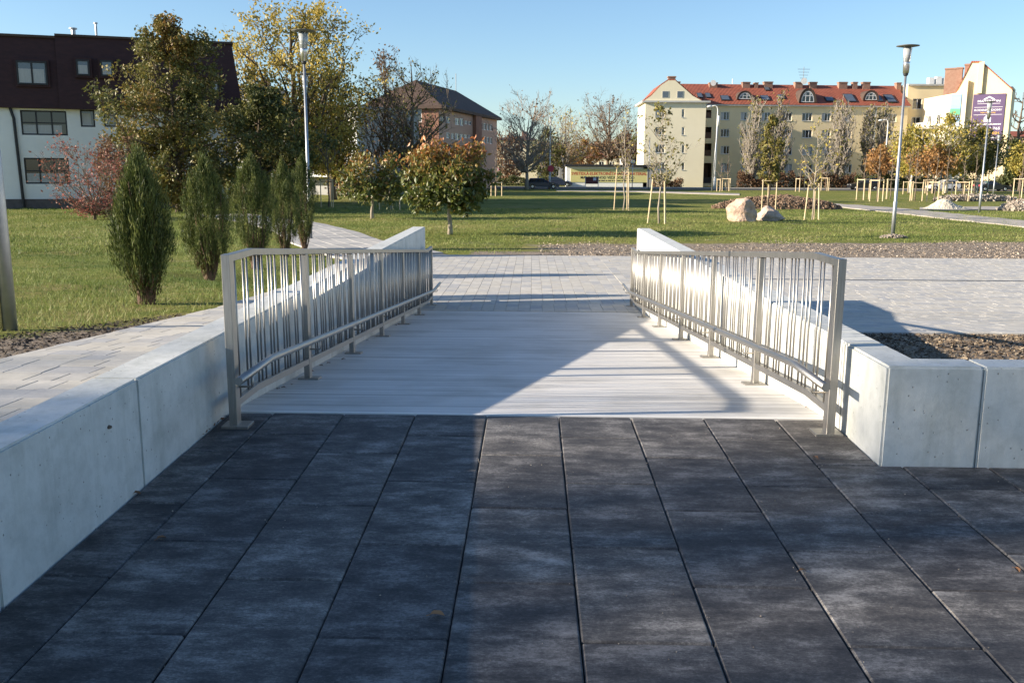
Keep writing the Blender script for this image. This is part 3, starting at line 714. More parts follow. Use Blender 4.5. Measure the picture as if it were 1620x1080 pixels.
tree('lilac_shrub', 'low brown-leaved shrub tree behind the smaller cherry', 640, 304, 232, 22, 296, 'round', 'brown', 22, per=3, lsize=.3, spread=.3, n1=26, n2=7, n3=3, up=.9, tr=.1, stems=3, top=.7, Y=100, wood='twig')
# --- thuja row
def thuja(label, X, Y, H, R, seed, loose=0.0):
    rng = np.random.default_rng(seed); root = thing('thuja_bush', label, 'shrub', ground(X, Y), 'thuja bushes along the side path')
    W = MB(); n = 16
    for k in range(n):
        az = k*2.4+rng.normal(0, .2); rr = R*rng.uniform(.25, .75); h = H*rng.uniform(.55, .9)
        P = bez(np.array([.03*math.cos(az), .03*math.sin(az), -.05]), np.array([rr*.7*math.cos(az), rr*.7*math.sin(az), h*.35]), np.array([rr*math.cos(az), rr*math.sin(az), h]), 6, rng, .012)
        W.tube(P, np.array([.022, .018, .014, .01, .007, .004]), 5, False)
    W.tube([(0, 0, -.1), (0, 0, .16), (0, 0, .34)], [.095, .075, .04], 9); wood_part(root, W, M['thujabark'], 'stem')
    def prof(t): return np.interp(t, [0, .12, .24, .42, .62, .82, .93, 1.0], [.12, .24, .60, 1.0, .98, .66, .34, .05])
    nc = 470; t = rng.beta(1.15, 1.0, nc)*.90+.11; az = rng.uniform(0, 6.283, nc)
    lump = 1+.24*np.sin(2*az+seed*1.7)*np.sin(6*t+seed)+.14*np.sin(5*az-7*t+seed)+rng.normal(0, .13, nc)
    R = R*.80; rr = R*prof(t)*lump*np.clip(rng.beta(5, 1.3, nc), .2, 1); C = np.stack([rr*np.cos(az), rr*np.sin(az), t*H], 1)
    per = 58; C2 = np.repeat(C, per, 0); az2 = np.repeat(az, per); t2 = np.repeat(t, per); N = len(C2)
    C2 = C2+rng.normal(0, 1, (N, 3))*np.array([.020, .020, .085]); out = np.stack([np.cos(az2), np.sin(az2), np.zeros(N)], 1)
    a = np.array([0, 0, 1.0])*rng.uniform(.6, 1.0, (N, 1))+out*rng.uniform(.05, .35, (N, 1))+rng.normal(0, .22, (N, 3)); a /= np.linalg.norm(a, axis=1)[:, None]
    b = rng.normal(0, 1, (N, 3)); b -= (a*b).sum(1)[:, None]*a; b /= np.linalg.norm(b, axis=1)[:, None]
    ln = rng.uniform(.04, .10, (N, 1)); wd = rng.uniform(.0025, .0055, (N, 1))
    V = np.stack([C2-a*ln*.4, C2+b*wd, C2+a*ln*.6, C2-b*wd], 1).reshape(-1, 3)
    clump = np.repeat(rng.normal(.55, .24, nc), per); T = clump+rng.normal(0, .10, N)
    low = (t2 < .30) & (rng.random(N) < np.clip(.95-t2*3, 0, 1)); T = np.where(low, rng.uniform(0, .11, N), np.clip(T, .17, 1))
    add_leaves(root, V, np.arange(N*4).reshape(N, 4), np.repeat(T, 4), LEAF['thuja'], 'foliage'); return root
tl = ['loose rounded thuja bush nearest the camera, left of the railing', 'second thuja bush from the left, half behind the railing post',
      'third thuja bush from the left with a pointed twin top', 'fourth thuja bush from the left, dark and narrow', 'fifth thuja bush, at the far end of the row beside the park lamp']
for k, (px, py, topy, halfpx) in enumerate([(232, 481, 262, 47), (332, 446, 262, 46), (404, 425, 256, 40), (452, 407, 262, 32), (482, 396, 254, 26)]):
    g = G(px, py); thuja(tl[k], g[0], g[1], atY(px, topy, g[1])[2]-g[2], halfpx*g[1]/F, 30+k)
# --- far middle
tree('bare_tree', 'pale bare tree with dark trunk beside the parked dark wagon', 833, 300, 146, 42, 268, 'vase', 'brown', 41, per=1, lsize=.35, spread=.3, n1=40, n2=10, n3=6, up=1.3, tr=.3, keep=.12, twig_r=.017, wood='twiggrey', stems=2)
tree('bare_tree', 'bare tree with yellow-green undergrowth behind the street lamp', 893, 292, 172, 38, 262, 'vase', 'yellow', 42, per=1, lsize=.45, spread=.4, n1=36, n2=9, n3=6, up=1.3, tr=.25, keep=.3, twig_r=.018, wood='twiggrey')
tree('bare_tree', 'wide bare tree with dark straight trunk before the painted shed sign', 962, 291, 150, 52, 246, 'vase', 'brown', 43, per=1, lsize=.45, spread=.4, n1=42, n2=10, n3=6, up=.9, tr=.36, keep=.25, twig_r=.018, wood='twig')
for k, (px, w_, top, lm, lb) in enumerate([(800, 34, 205, 'brown', 'brown tangled small tree left of the pale bare tree'), (866, 30, 205, 'olive', 'olive tree filling the gap behind the parked wagon'), (922, 30, 225, 'orange', 'rusty brown tree beside the shed roof'), (1000, 24, 225, 'brown', 'rusty small tree next to the yellow gable'), (770, 24, 235, 'olive', 'low dark tree right of the brown building'), (745, 24, 240, 'brown', 'small brown tree at the foot of the brown building')]):
    tree('distant_tree', lb, px, 292.5, top, w_, 284, 'round', lm, 50+k, per=4, lsize=.55, spread=.5, tint=lambda C, r: r.normal(.35, .2, len(C)), n1=26, n2=6, n3=2, up=.7, tr=.2, twig_r=.03, wood='twig', Y=168+7*k)
# --- poplars before the yellow building
for k, (px, top, hw, base, lb) in enumerate([(1190, 158, 17, 289, 'grey bare poplar, leftmost before the yellow block'), (1229, 150, 15, 289, 'grey bare poplar second from left before the yellow block'), (1325, 150, 18, 290, 'broad grey bare poplar before the middle of the yellow block'),
                                             (1368, 165, 9, 290, 'narrow bare poplar just right of the broad one'), (1392, 160, 12, 290, 'narrow bare poplar nearest the right lamp post')]):
    tree('poplar_tree', lb, px, base, top, hw, 280, 'column', 'olive', 60+k, per=1, lsize=.42, spread=.3, tint=lambda C, r: r.normal(.8, .2, len(C)), n1=52, n2=8, n3=3, up=3.2, tr=.24, keep=.35, twig_r=.028, wood='twiggrey', Y=150, stems=1)
# --- right, birches and colour
for k, (px, top, hw, lm, lb, d) in enumerate([(1440, 205, 27, 'yellow', 'yellow-green birch beside the right park lamp', 121), (1497, 188, 48, 'yellow', 'large golden birch before the gabled house', 119), (1545, 208, 32, 'olive', 'olive birch right of the large golden birch', 121),
                                             (1391, 236, 20, 'orange', 'small orange-red tree left of the right park lamp', 146), (1476, 234, 30, 'orange', 'small orange tree under the large golden birch', 117), (1612, 232, 16, 'yellow', 'yellow tree at the right edge of the picture', 135)]):
    tree('birch_tree' if k in (0, 1, 2) else 'autumn_tree', lb, px, 300 if k != 4 else 296, top, hw, 268, 'round', lm, 70+k, per=4 if lm == 'orange' else 7, lsize=.34, spread=.35, tint=patchy(.45, .3, .8, .2), n1=34, n2=8, n3=3, up=.9, tr=.16, keep=.8, twig_r=.02, wood='birchbark' if k < 3 else 'twig', droop=.8, Y=d)
tree('conifer_tree', 'dark green conifer at the corner of the gabled house', 1599, 298, 228, 13, 292, 'cone', 'olive', 80, per=8, lsize=.4, spread=.3, tint=lambda C, r: r.normal(.08, .08, len(C)), n1=40, n2=6, n3=2, up=.1, tr=.2, Y=140, twig_r=.02)
tree('bare_tree', 'dark bare tree behind the gabled house at the right', 1604, 290, 146, 22, 230, 'vase', None, 81, per=0, n1=20, n2=7, n3=3, up=.7, tr=.35, twig_r=.05, wood='twig', Y=178)
# --- tree left of the frame: its broken shade falls over the dark pavers
rt = thing('plane_tree', 'half-bare tree out of view left of the terrace, shading the dark pavers', 'tree', ground(-27, -3.5))
W, tips, rng = grow(90, 13.0, 3.1, 4.2, .2, n1=34, n2=7, n3=3, kind='oval', up=.8, twig_r=.014)
wood_part(rt, W, M['bark']); add_leaves(rt, *leaves(rng, tips, 2, .2, .2, None, keep=.3), LEAF['olive'])

rt = thing('poplar_tree', 'tall slim half-bare poplar out of view left, shading the corner wall', 'tree', ground(-45, -4.6))
W, tips, rng = grow(92, 20.0, 1.7, 9.0, .22, n1=40, n2=7, n3=3, kind='column', up=1.6, twig_r=.02)
wood_part(rt, W, M['bark']); add_leaves(rt, *leaves(rng, tips, 2, .22, .2, None, keep=.5), LEAF['olive'])

# --- staked young trees
def stake_frame(root, spots, h, lean=0.0, cross=True, rad=.035):
    b0 = org_of(root); tops = []
    for dx, dy in spots:
        mb = MB(); t = Vector((dx*(1-lean), dy*(1-lean), h)); mb.tube([b0+Vector((dx, dy, -.1)), b0+t], rad, 8); mb.build('stake', M['wood'], root, smooth=False); tops.append(t)
    if cross:
        for k in range(len(tops)):
            a, c = tops[k]-Vector((0, 0, .08)), tops[(k+1) % len(tops)]-Vector((0, 0, .08)); d = (c-a).normalized()*.08
            mb = MB(); mb.tube([b0+a-d, b0+c+d], rad*.8, 6); mb.build('crossbar', M['wood'], root)
def sapling(label, px, py, top_py, half_px, clear_py, stake_py, leaf, seed, per=2, tri=.42, lean=0.0, cross=True, keep=.6, n1=16, lsz=.16, group='young staked trees in the park', rad=.035, tmean=.5, detail=3, simple=False, tie=True):
    b = G(px, py); Y = b[1]; H = atY(px, top_py, Y)[2]-b[2]; zb = atY(px, clear_py, Y)[2]-b[2]; R = half_px*Y/F; sh = atY(px, stake_py, Y)[2]-b[2]
    root = thing('staked_sapling', label, 'tree', Vector(b), group)
    W, tips, rng = grow(seed, H, R, zb, .018+.004*H, n1=n1, n2=5 if not simple else 2, n3=detail, kind='oval', up=1.3, twig_r=.005 if Y < 60 else .016, lvl3=not simple)
    wood_part(root, W, M['barkpale' if Y < 60 else 'twig'])
    if leaf: add_leaves(root, *leaves(rng, tips, per, lsz, .07, lambda C, r: r.normal(tmean, .25, len(C)), keep=keep), LEAF[leaf])
    a0 = rng.uniform(0, 2)
    stake_frame(root, [(tri*math.cos(a0+2.094*k), tri*math.sin(a0+2.094*k)) for k in range(3)], sh, lean, cross, rad)
    if tie:
        mb = MB(); bb = Vector(b)
        for k in range(3):
            q = bb+Vector((tri*(1-lean)*math.cos(a0+2.094*k), tri*(1-lean)*math.sin(a0+2.094*k), sh*.9)); mb.tube([q, bb+Vector((0, 0, sh*.88))], .02, 5)
        mb.build('tie', M['black'], root)
    return root
sapling('young tree with three leaning pale stakes nearest the right wall', 1043, 354, 162, 32, 285, 281, 'olive', 101, per=2, tri=.55, lean=.35, cross=False, n1=34, tmean=.75, keep=.3, detail=4)
sapling('thin young tree with three stakes left of the two boulders, further back', 986, 333, 170, 22, 278, 268, 'yellow', 102, per=1, tri=.6, lean=.2, cross=False, n1=18, keep=.35)
sapling('leafy green young tree staked just behind the two boulders', 1215, 334, 186, 17, 285, 284, 'olive', 103, per=5, tri=.5, cross=True, n1=26, tmean=.8, keep=.9, lsz=.2)
sapling('sparse young tree with three leaning stakes right of the boulders', 1285, 348, 190, 27, 292, 290, 'yellow', 104, per=1, tri=.42, lean=.3, cross=False, n1=24, keep=.5)
sapling('bare young tree in a stake frame beside the far end of the thuja row', 520, 328, 200, 12, 270, 283, None, 105, n1=8, tri=.5, keep=0)
sapling('young tree in a pale three-post frame between the two cherries', 618, 332, 230, 12, 285, 286, None, 106, n1=8, tri=.75, keep=0, detail=2)
far = [(546, 312, 290, 'stake frame behind the smaller cherry, in shade'), (760, 309, 287, 'stake frame right of the round-headed cherry'), (785, 310, 288, 'slender stake frame near the pale bare tree'),
       (1140, 303, 283, 'twin-post stake frame below the tall white lamp pole'), (1150, 302.5, 282, 'stake frame close to the white lamp pole'), (1265, 303.5, 282, 'lone slim stake frame on the lawn before the broad poplar'), (1306, 302, 281, 'stake frame on the lawn under the broad poplar'),
       (1365, 316, 283, 'square stake frame in front of the dark car'), (1387, 318.5, 284, 'leaning stake frame just right of the dark car'), (1408, 315, 283, 'dark-trunked stake frame left of the right lamp pole'), (1436, 307.5, 287, 'small stake frame right of the right lamp pole'), (1447, 317.5, 288, 'open stake frame left of the white car'),
       (1466, 306.5, 284, 'tall thin stake frame behind the white car'), (1478, 319, 287, 'stake frame left of the sand heap'), (1496, 307.5, 288, 'stake frame in front of the white car bonnet'), (1522, 318, 287, 'stake frame with dark tie above the rubble row'), (1541, 308, 286, 'narrow stake frame behind the rubble row'), (1613, 317, 282, 'stake frame at the right edge by the rubble heap')]
for k, (px, py, sp, lb) in enumerate(far):
    sapling('thin young tree in a '+lb, px, py, 250-8*(k % 3), 9, sp-6, sp, 'yellow' if k % 2 else None, 110+k, per=1, tri=.62, lean=.0, n1=5, keep=.5, rad=.05, lsz=.3, simple=True, tie=(k % 3 == 0))

# ================================================================== BUILDINGS
class Plane:
    """a vertical wall plane through two plan points; u runs from A to B, v is height, n points towards the camera"""
    def __init__(s, A, B):
        s.A = np.array(A, float); d = np.array(B, float)-s.A; s.len = np.linalg.norm(d); s.d = d/s.len
        s.n = np.array([s.d[1], -s.d[0]])
        if s.n.dot(-s.A) < 0: s.n = -s.n
    def uv(s, px, py):
        r = ray(px, py); t = (s.A.dot(s.n))/(r[:2].dot(s.n)); P = CAM+r*t
        return (P[:2]-s.A).dot(s.d), P[2]
    def w(s, u, v, n=0.0): p = s.A+s.d*u+s.n*n; return (p[0], p[1], v)
    def rect(s, x0, y0, x1, y1):
        a = s.uv(x0, y1); b = s.uv(x1, y0); c = s.uv(x0, y0); e = s.uv(x1, y1)
        return (min(a[0], c[0])*.5+max(a[0], c[0])*.5, (a[1]+e[1])/2, (b[0]+e[0])/2, (b[1]+c[1])/2)
    def box(s, mb, u0, u1, v0, v1, n0, n1):
        mb.hexa([s.w(u0, v0, n0), s.w(u1, v0, n0), s.w(u1, v0, n1), s.w(u0, v0, n1), s.w(u0, v1, n0), s.w(u1, v1, n0), s.w(u1, v1, n1), s.w(u0, v1, n1)])
def wall_with_holes(parent, pl, u0, u1, v0, v1, holes, mat, reveal=.22, depth=None, name='wall', topfn=None):
    """front skin with window openings and their reveals; with depth also the sides and back of the block"""
    mb = MB(); us = sorted({u0, u1, *[h[0] for h in holes], *[h[2] for h in holes]}); vs = sorted({v0, v1, *[h[1] for h in holes], *[h[3] for h in holes]})
    us = [u for u in us if u0 <= u <= u1]; vs = [v for v in vs if v0 <= v <= v1]
    for a, b in zip(us[:-1], us[1:]):
        for c, d in zip(vs[:-1], vs[1:]):
            m_, k_ = (a+b)/2, (c+d)/2
            if any(h[0] < m_ < h[2] and h[1] < k_ < h[3] for h in holes): continue
            mb.add([pl.w(a, c), pl.w(b, c), pl.w(b, d), pl.w(a, d)], [(0, 1, 2, 3)])
    for (a, c, b, d) in holes:
        for q in (((a, c), (b, c)), ((b, c), (b, d)), ((b, d), (a, d)), ((a, d), (a, c))):
            mb.add([pl.w(*q[0]), pl.w(*q[1]), pl.w(*q[1], -reveal), pl.w(*q[0], -reveal)], [(0, 1, 2, 3)])
    if depth:
        for q in (((u0, 0), (u0, -depth)), ((u1, -depth), (u1, 0)), ((u0, -depth), (u1, -depth))):
            mb.add([pl.w(q[0][0], v0, q[0][1]), pl.w(q[1][0], v0, q[1][1]), pl.w(q[1][0], v1, q[1][1]), pl.w(q[0][0], v1, q[0][1])], [(0, 1, 2, 3)])
        mb.add([pl.w(u0, v1), pl.w(u1, v1), pl.w(u1, v1, -depth), pl.w(u0, v1, -depth)], [(0, 1, 2, 3)])
    o = org_of(parent); me = bpy.data.meshes.new(name); me.from_pydata([(x-o.x, y-o.y, z-o.z) for x, y, z in mb.v], [], mb.f); me.materials.append(mat)
    ob = bpy.data.objects.new(name, me); link(ob, parent); ORG[ob.name] = o; return ob
def window(parent, pl, h, frame, glass, nx=2, ny=1, fw=.07, depth=.13, sill=None, n_out=0.0, curtain=None, base=0.0):
    a, c, b, d = h; mb = MB(); z0, z1 = base-depth, base-depth+.06
    def bx(u0, u1, v0, v1): pl.box(mb, u0, u1, v0, v1, z0, z1)
    bx(a, b, c, c+fw); bx(a, b, d-fw, d); bx(a, a+fw, c+fw, d-fw); bx(b-fw, b, c+fw, d-fw)
    for k in range(1, nx): u = a+(b-a)*k/nx; bx(u-fw*.5, u+fw*.5, c+fw, d-fw)
    for k in range(1, ny): v = c+(d-c)*k/ny; pl.box(mb, a+fw, b-fw, v-fw*.4, v+fw*.4, z0+.004, z1-.004)
    w_ = mb.build('window', frame, parent)
    mb = MB(); pl.box(mb, a+.01, b-.01, c+.01, d-.01, z0+.012, z0+.03); mb.build('pane', glass, w_)
    if curtain:
        mb = MB(); pl.box(mb, a+fw, a+fw+(b-a-2*fw)*curtain[0], c+fw, c+fw+(d-c-2*fw)*curtain[1], z0+.032, z0+.04); mb.build('curtain', M['curtain'], w_)
    if sill:
        mb = MB(); pl.box(mb, a-.06, b+.06, c-.06, c-.004, base-.1, base+.07); mb.build('sill', sill, w_)
    return w_
def building(name, label, A): return thing(name, label, 'building', (A[0], A[1], float(TZ(*A))))
def text(body, pl, u, v, width, height, mat, parent, name='lettering', n=.02, bold=.0):
    cu = bpy.data.curves.new(name, 'FONT'); cu.body = body; cu.align_x = 'LEFT'; cu.extrude = .0; cu.offset = bold; cu.resolution_u = 2
    ob = bpy.data.objects.new(name, cu); COL.objects.link(ob); bpy.context.view_layer.update()
    me = bpy.data.meshes.new_from_object(ob); bpy.data.objects.remove(ob)
    co = np.array([v_.co[:] for v_ in me.vertices]); mn, mx = co.min(0), co.max(0); o = org_of(parent)
    for v_ in me.vertices:
        uu = u+(v_.co.x-mn[0])/(mx[0]-mn[0])*width; vv = v+(v_.co.y-mn[1])/(mx[1]-mn[1])*height; p = pl.w(uu, vv, n); v_.co = (p[0]-o.x, p[1]-o.y, p[2]-o.z)
    me.materials.clear(); me.materials.append(mat); t = bpy.data.objects.new(name, me); link(t, parent); return t
M['render_white'] = pm('white_render', (.84, .84, .82), (.78, .78, .76), .8, .85, bmp=.2, bscale=8, world=True)
M['mansard'] = pm('dark_mansard_shingle', (.034, .012, .014), (.050, .018, .019), 2, .7, bmp=.4, bscale=9, stretch=(1, 1, 3), world=True)
M['darkframe'] = pm('dark_frame', (.02, .02, .022), (.03, .03, .032), 4, .5)
M['plinth'] = pm('brick_plinth', (.10, .085, .08), (.15, .125, .115), 4, .85, world=True)
M['yellow'] = pm('yellow_render', (.82, .68, .42), (.76, .62, .38), .35, .88, bmp=.15, bscale=6, world=True)
M['yellowpale'] = pm('pale_yellow_render', (.82, .74, .54), (.78, .70, .50), .3, .88, world=True)
M['cornice'] = pm('grey_cornice', (.50, .50, .47), (.42, .42, .40), 1, .8, world=True)
def mk_rooftile():
    mt, nt, bs = new_mat('red_roof_tile'); v = coords(nt, (1, 1, 1), False, True)
    r = ramp(nt, [(.3, (.21, .056, .032)), (.55, (.285, .080, .044)), (.75, (.24, .080, .050))]); L(nt, noise(nt, v, .8, 7, .7), r.inputs[0])
    wv = nd(nt, 'ShaderNodeTexWave', bands_direction='X'); wv.inputs['Scale'].default_value = 1.3; wv.inputs['Distortion'].default_value = .3; L(nt, v, wv.inputs['Vector'])
    wz = nd(nt, 'ShaderNodeTexWave', bands_direction='Z'); wz.inputs['Scale'].default_value = 1.1; L(nt, v, wz.inputs['Vector'])
    ad = nd(nt, 'ShaderNodeMath', operation='ADD'); L(nt, wv.outputs['Fac'], ad.inputs[0]); L(nt, wz.outputs['Fac'], ad.inputs[1])
    L(nt, r.outputs[0], bs.inputs['Base Color']); bs.inputs['Roughness'].default_value = .8; bump(nt, bs, ad.outputs[0], .6, .06); return mt
M['roof'] = mk_rooftile(); M['roofdark'] = pm('dark_brown_roof', (.055, .036, .028), (.085, .055, .042), .9, .8, bmp=.4, bscale=7, world=True)
M['brick'] = pm('brown_brick', (.29, .15, .105), (.23, .12, .085), 1.2, .88, bmp=.2, bscale=9, world=True)
M['brickpale'] = pm('pinkish_render', (.50, .33, .25), (.44, .29, .22), .6, .88, world=True)
M['chimney'] = pm('chimney_brick', (.25, .14, .10), (.31, .195, .145), 2.5, .9, world=True)
M['concrete'] = pm('grey_concrete', (.36, .36, .35), (.30, .30, .30), .7, .85, world=True)
M['darkrecess'] = pm('brown_balcony', (.085, .045, .03), (.13, .075, .05), 1.5, .8, world=True)

# ---- left: white building with dark mansard
pA = atY(-150, 327, 54.2); pB = atY(378, 322, 60.8)
pl = Plane(pA[:2], pB[:2]); zb = float(TZ(pl.A[0], pl.A[1]))-.3
bL = building('white_building', 'white building with dark brown mansard storey, at the left edge', pl.A)
vm = pl.uv(60, 172)[1]; vt = pl.uv(92, 58)[1]; vp = pl.uv(40, 315)[1]
us = pl.uv(90, 100)[0]; ue = pl.len
low = [pl.rect(33, 175, 106, 214), pl.rect(127, 174, 150, 201), pl.rect(164, 175, 186, 201), pl.rect(39, 250, 110, 291), pl.rect(210, 213, 226, 231), pl.rect(315, 193, 330, 214), pl.rect(262, 194, 285, 214), pl.rect(250, 252, 292, 290)]
wall_with_holes(bL, pl, 0, ue, zb, vm, low, M['render_white'], depth=11)
for h, nx in zip(low, (3, 1, 1, 3, 1, 1, 2, 3)):
    window(bL, pl, h, M['darkframe'], M['glassblue'] if nx == 1 else M['glass'], nx, 2 if nx == 3 else 1, .09, .14, curtain=(.9, .40) if nx == 3 else (.8, .85))
hi = [pl.rect(28, 98, 76, 135), pl.rect(122, 96, 143, 121), pl.rect(160, 97, 180, 122), pl.rect(208, 139, 231, 166), pl.rect(334, 128, 346, 146)]
mb = MB()                                             # mansard storey, raked inwards, with a step in the eaves
for a, b, n0, top in ((0, us, .30, vt-.12), (us+.003, ue, .42, vt)):
    mb.hexa([pl.w(a, vm, n0), pl.w(b+(.55 if b == ue else 0), vm, n0), pl.w(b+(.55 if b == ue else 0), vm, -10.6), pl.w(a, vm, -10.6), pl.w(a, top, n0-.34), pl.w(b+(.02 if b == ue else 0), top, n0-.34), pl.w(b, top, -10.3), pl.w(a, top, -10.3)])
mb.build('mansard', M['mansard'], bL)
for k, h in enumerate(hi):
    bn = (.30 if k == 0 else .42); mid = (h[1]+h[3])/2; bn += .02
    mb = MB(); pl.box(mb, h[0]-.12, h[2]+.12, h[1]-.12, h[3]+.12, bn-.5, bn+.0); mb.build('window_surround', M['mansard'], bL)
    window(bL, pl, h, M['darkframe'], M['glassblue'], 2 if k == 0 else 1, 1, .10, -.002, curtain=(.95, .7), base=bn)
mb = MB(); pl.box(mb, -.05, us, vt-.12, vt+.02, -10.5, .10); pl.box(mb, us+.004, ue+.1, vt+.003, vt+.14, -10.5, .20); mb.build('roof_edge', M['roofdark'], bL)
mb = MB(); pl.box(mb, -.02, ue+.02, zb-.1, vp, -.2, .04); mb.build('plinth', M['plinth'], bL)
u_ = pl.uv(28, 250)[0]; mb = MB(); mb.tube([pl.w(u_-.15, vm, .12), pl.w(u_, vm-.6, .12), pl.w(u_+.12, zb+.3, .12)], .09, 8); mb.build('downpipe', M['darkframe'], bL)
u1_ = pl.uv(107, 250)[0]; mb = MB(); pl.box(mb, u1_, ue, vp+.003, vm-.003, .003, .16)
for px, hgt, w_ in ((146, .75, .07), (108, .35, .14)):
    u2 = pl.uv(px, 55)[0]; mb2 = MB(); mb2.tube([pl.w(u2, vt, -3), pl.w(u2, vt+hgt+.5, -3)], w_, 8); mb2.lathe([(w_*1.7, 0), (w_*1.7, .08)], 10, pl.w(u2, vt+hgt+.5, -3)); mb2.build('flue', M['galv'], bL)

# ---- grey office block behind the golden tree
A = atY(372, 300, 98); B = atY(569, 300, 92); pl = Plane(A[:2], B[:2]); zb = float(TZ(*pl.A))-.3
bG = building('grey_office_block', 'grey concrete and glass block mostly hidden behind the golden tree', pl.A)
vt = pl.uv(560, 172)[1]; rows = [(zb+3.6+k*3.1, zb+5.3+k*3.1) for k in range(2)]; holes = []
for a, b in rows:
    u = .8
    while u+1.6 < pl.len-1.4: holes.append((u, a, u+1.6, b)); u += 1.9
wall_with_holes(bG, pl, 0, pl.len, zb, vt, holes, M['concrete'], depth=12)
for h in holes: window(bG, pl, h, M['whitepaint'], M['glass'], 2, 1, .07)
mb = MB(); pl.box(mb, pl.len-1.0, pl.len+.05, zb, vt-.8, .004, .35); mb.build('corner_pier', M['render_white'], bG)
mb = MB(); pl.box(mb, -.2, pl.len+.2, vt, vt+.4, -12.2, .3); mb.build('roof_edge', M['concrete'], bG)
mb = MB()
for k in range(3): pl.box(mb, .4, pl.len-1.1, zb+2.6+k*.32, zb+2.68+k*.32, 1.3, 1.36)
pl.box(mb, .2, pl.len-1.0, zb+2.1, zb+2.4, .01, 1.5); mb.build('balcony', M['galv'], bG)

# ---- brown building with the hipped roof
C0 = atY(695, 290, 115)[:2]; C1 = atY(786, 290, 141)[:2]; d = (C1-C0)/np.linalg.norm(C1-C0); nl = np.array([-d[1], d[0]]); nl = nl if nl[0] < 0 else -nl
C2 = C0+nl*9.6
p1 = Plane(C0, C1); p2 = Plane(C2, C0); zb = float(TZ(*C0))-.3
bB = building('brown_building', 'brown three-storey building with dark hipped roof behind the bare trees', C0)
ve = p1.uv(696, 168)[1]
holes = [p1.rect(*q) for q in ((697, 184, 703, 194), (706, 185, 712, 195), (720, 187, 727, 198), (727.6, 187.5, 733.4, 199), (735, 191, 740, 197), (741, 192, 746, 198), (760, 194, 764, 205), (765, 195, 769, 206), (770, 196, 774, 206.5), (775, 197, 779, 207),
                               (706, 210, 712, 219), (714, 211, 719, 220), (720, 211, 727, 222), (727.6, 212, 733.4, 223), (734, 213, 740, 219), (741, 213.5, 746, 219), (760, 215, 764, 226), (765, 216, 769, 227), (770, 217, 774, 227), (775, 217.5, 779, 228))]
wall_with_holes(bB, p1, 0, p1.len, zb, ve, holes, M['brickpale'], .18)
for h in holes: window(bB, p1, h, M['whitepaint'], M['glass'], 2, 1, .09, .12, curtain=(.5, .9))
h2 = [(3.0, zb+2+k*3.3, 4.2, zb+4.0+k*3.3) for k in range(3)]+[(6.2, zb+2+k*3.3, 7.4, zb+4.0+k*3.3) for k in range(3)]
wall_with_holes(bB, p2, 0, p2.len, zb, ve, h2, M['brick'], .18)
for h in h2: window(bB, p2, h, M['whitepaint'], M['glass'], 2, 1, .09, .12)
a, b = p1.rect(748, 190, 757, 240)[0], p1.rect(748, 190, 757, 240)[2]; mb = MB(); p1.box(mb, a, b, zb, ve-.1, .005, .5); mb.build('stair_bay', M['brick'], bB)
mb = MB(); o = .6; q = lambda P, z: (P[0], P[1], z)
E0, E1 = C0-d*o-nl*o, C1+d*o-nl*o; E2, E3 = C1+d*o+nl*(9.6+o), C0-d*o+nl*(9.6+o); R0, R1 = (C0+nl*4.8)+d*5.0, (C1+nl*4.8)-d*5.0; zr = ve+3.6
mb.add([q(E0, ve), q(E1, ve), q(E2, ve), q(E3, ve), q(R0, zr), q(R1, zr), q(E0, ve-.35), q(E1, ve-.35), q(E2, ve-.35), q(E3, ve-.35)],
       [(0, 1, 5, 4), (1, 2, 5), (2, 3, 4, 5), (3, 0, 4), (0, 6, 7, 1), (1, 7, 8, 2), (2, 8, 9, 3), (3, 9, 6, 0), (6, 9, 8, 7)]); ro = mb.build('roof', M['roofdark'], bB)
mb = MB(); mb.tube([q(R1, zr-.1), q(R1, zr+2.4)], .06, 6); mb.build('antenna', M['galv'], ro)

# ---- long yellow block with red roof
A = atY(1017, 292, 152)[:2]; B = atY(1112, 292, 152)[:2]; pw = Plane(A, B)
A = atY(1106, 292, 161)[:2]; B = atY(1427, 292, 163.5)[:2]; pm_ = Plane(A, B); zb = float(TZ(*A))-.4
bY = building('yellow_apartment_block', 'long yellow apartment block with red tiled roof and grey poplars in front', pw.A)
ve = pm_.uv(1200, 168)[1]; zr = atY(1250, 134.5, 168)[2]
holes, kinds = [], []
cols = [(1140, 1154), (1172, 1182), (1205, 1219), (1237, 1253), (1269, 1285), (1300, 1314), (1334, 1347), (1370, 1384), (1402, 1418)]
rows = [(177, 190), (204, 217), (231, 244), (258, 272)]
for x0, x1 in cols:
    for y0, y1 in rows:
        holes.append(pm_.rect(x0, y0+.012*(x0-1140), x1, y1+.012*(x0-1140))); kinds.append(3 if x1-x0 > 12 else 2)
bal = [pm_.rect(1108.5, y0, 1125.5, y1) for y0, y1 in ((174, 187), (201, 219), (227, 247), (258, 290))]
wall_with_holes(bY, pm_, 0, pm_.len, zb, ve, holes+bal, M['yellow'], .25, depth=11)
r_ = random.Random(4)
for h, k in zip(holes, kinds): window(bY, pm_, h, M['whitepaint'], M['glass'], k, 1, .10, .16, sill=M['cornice'], curtain=(r_.choice([.3, .6, .95]), .95) if r_.random() < .6 else None)
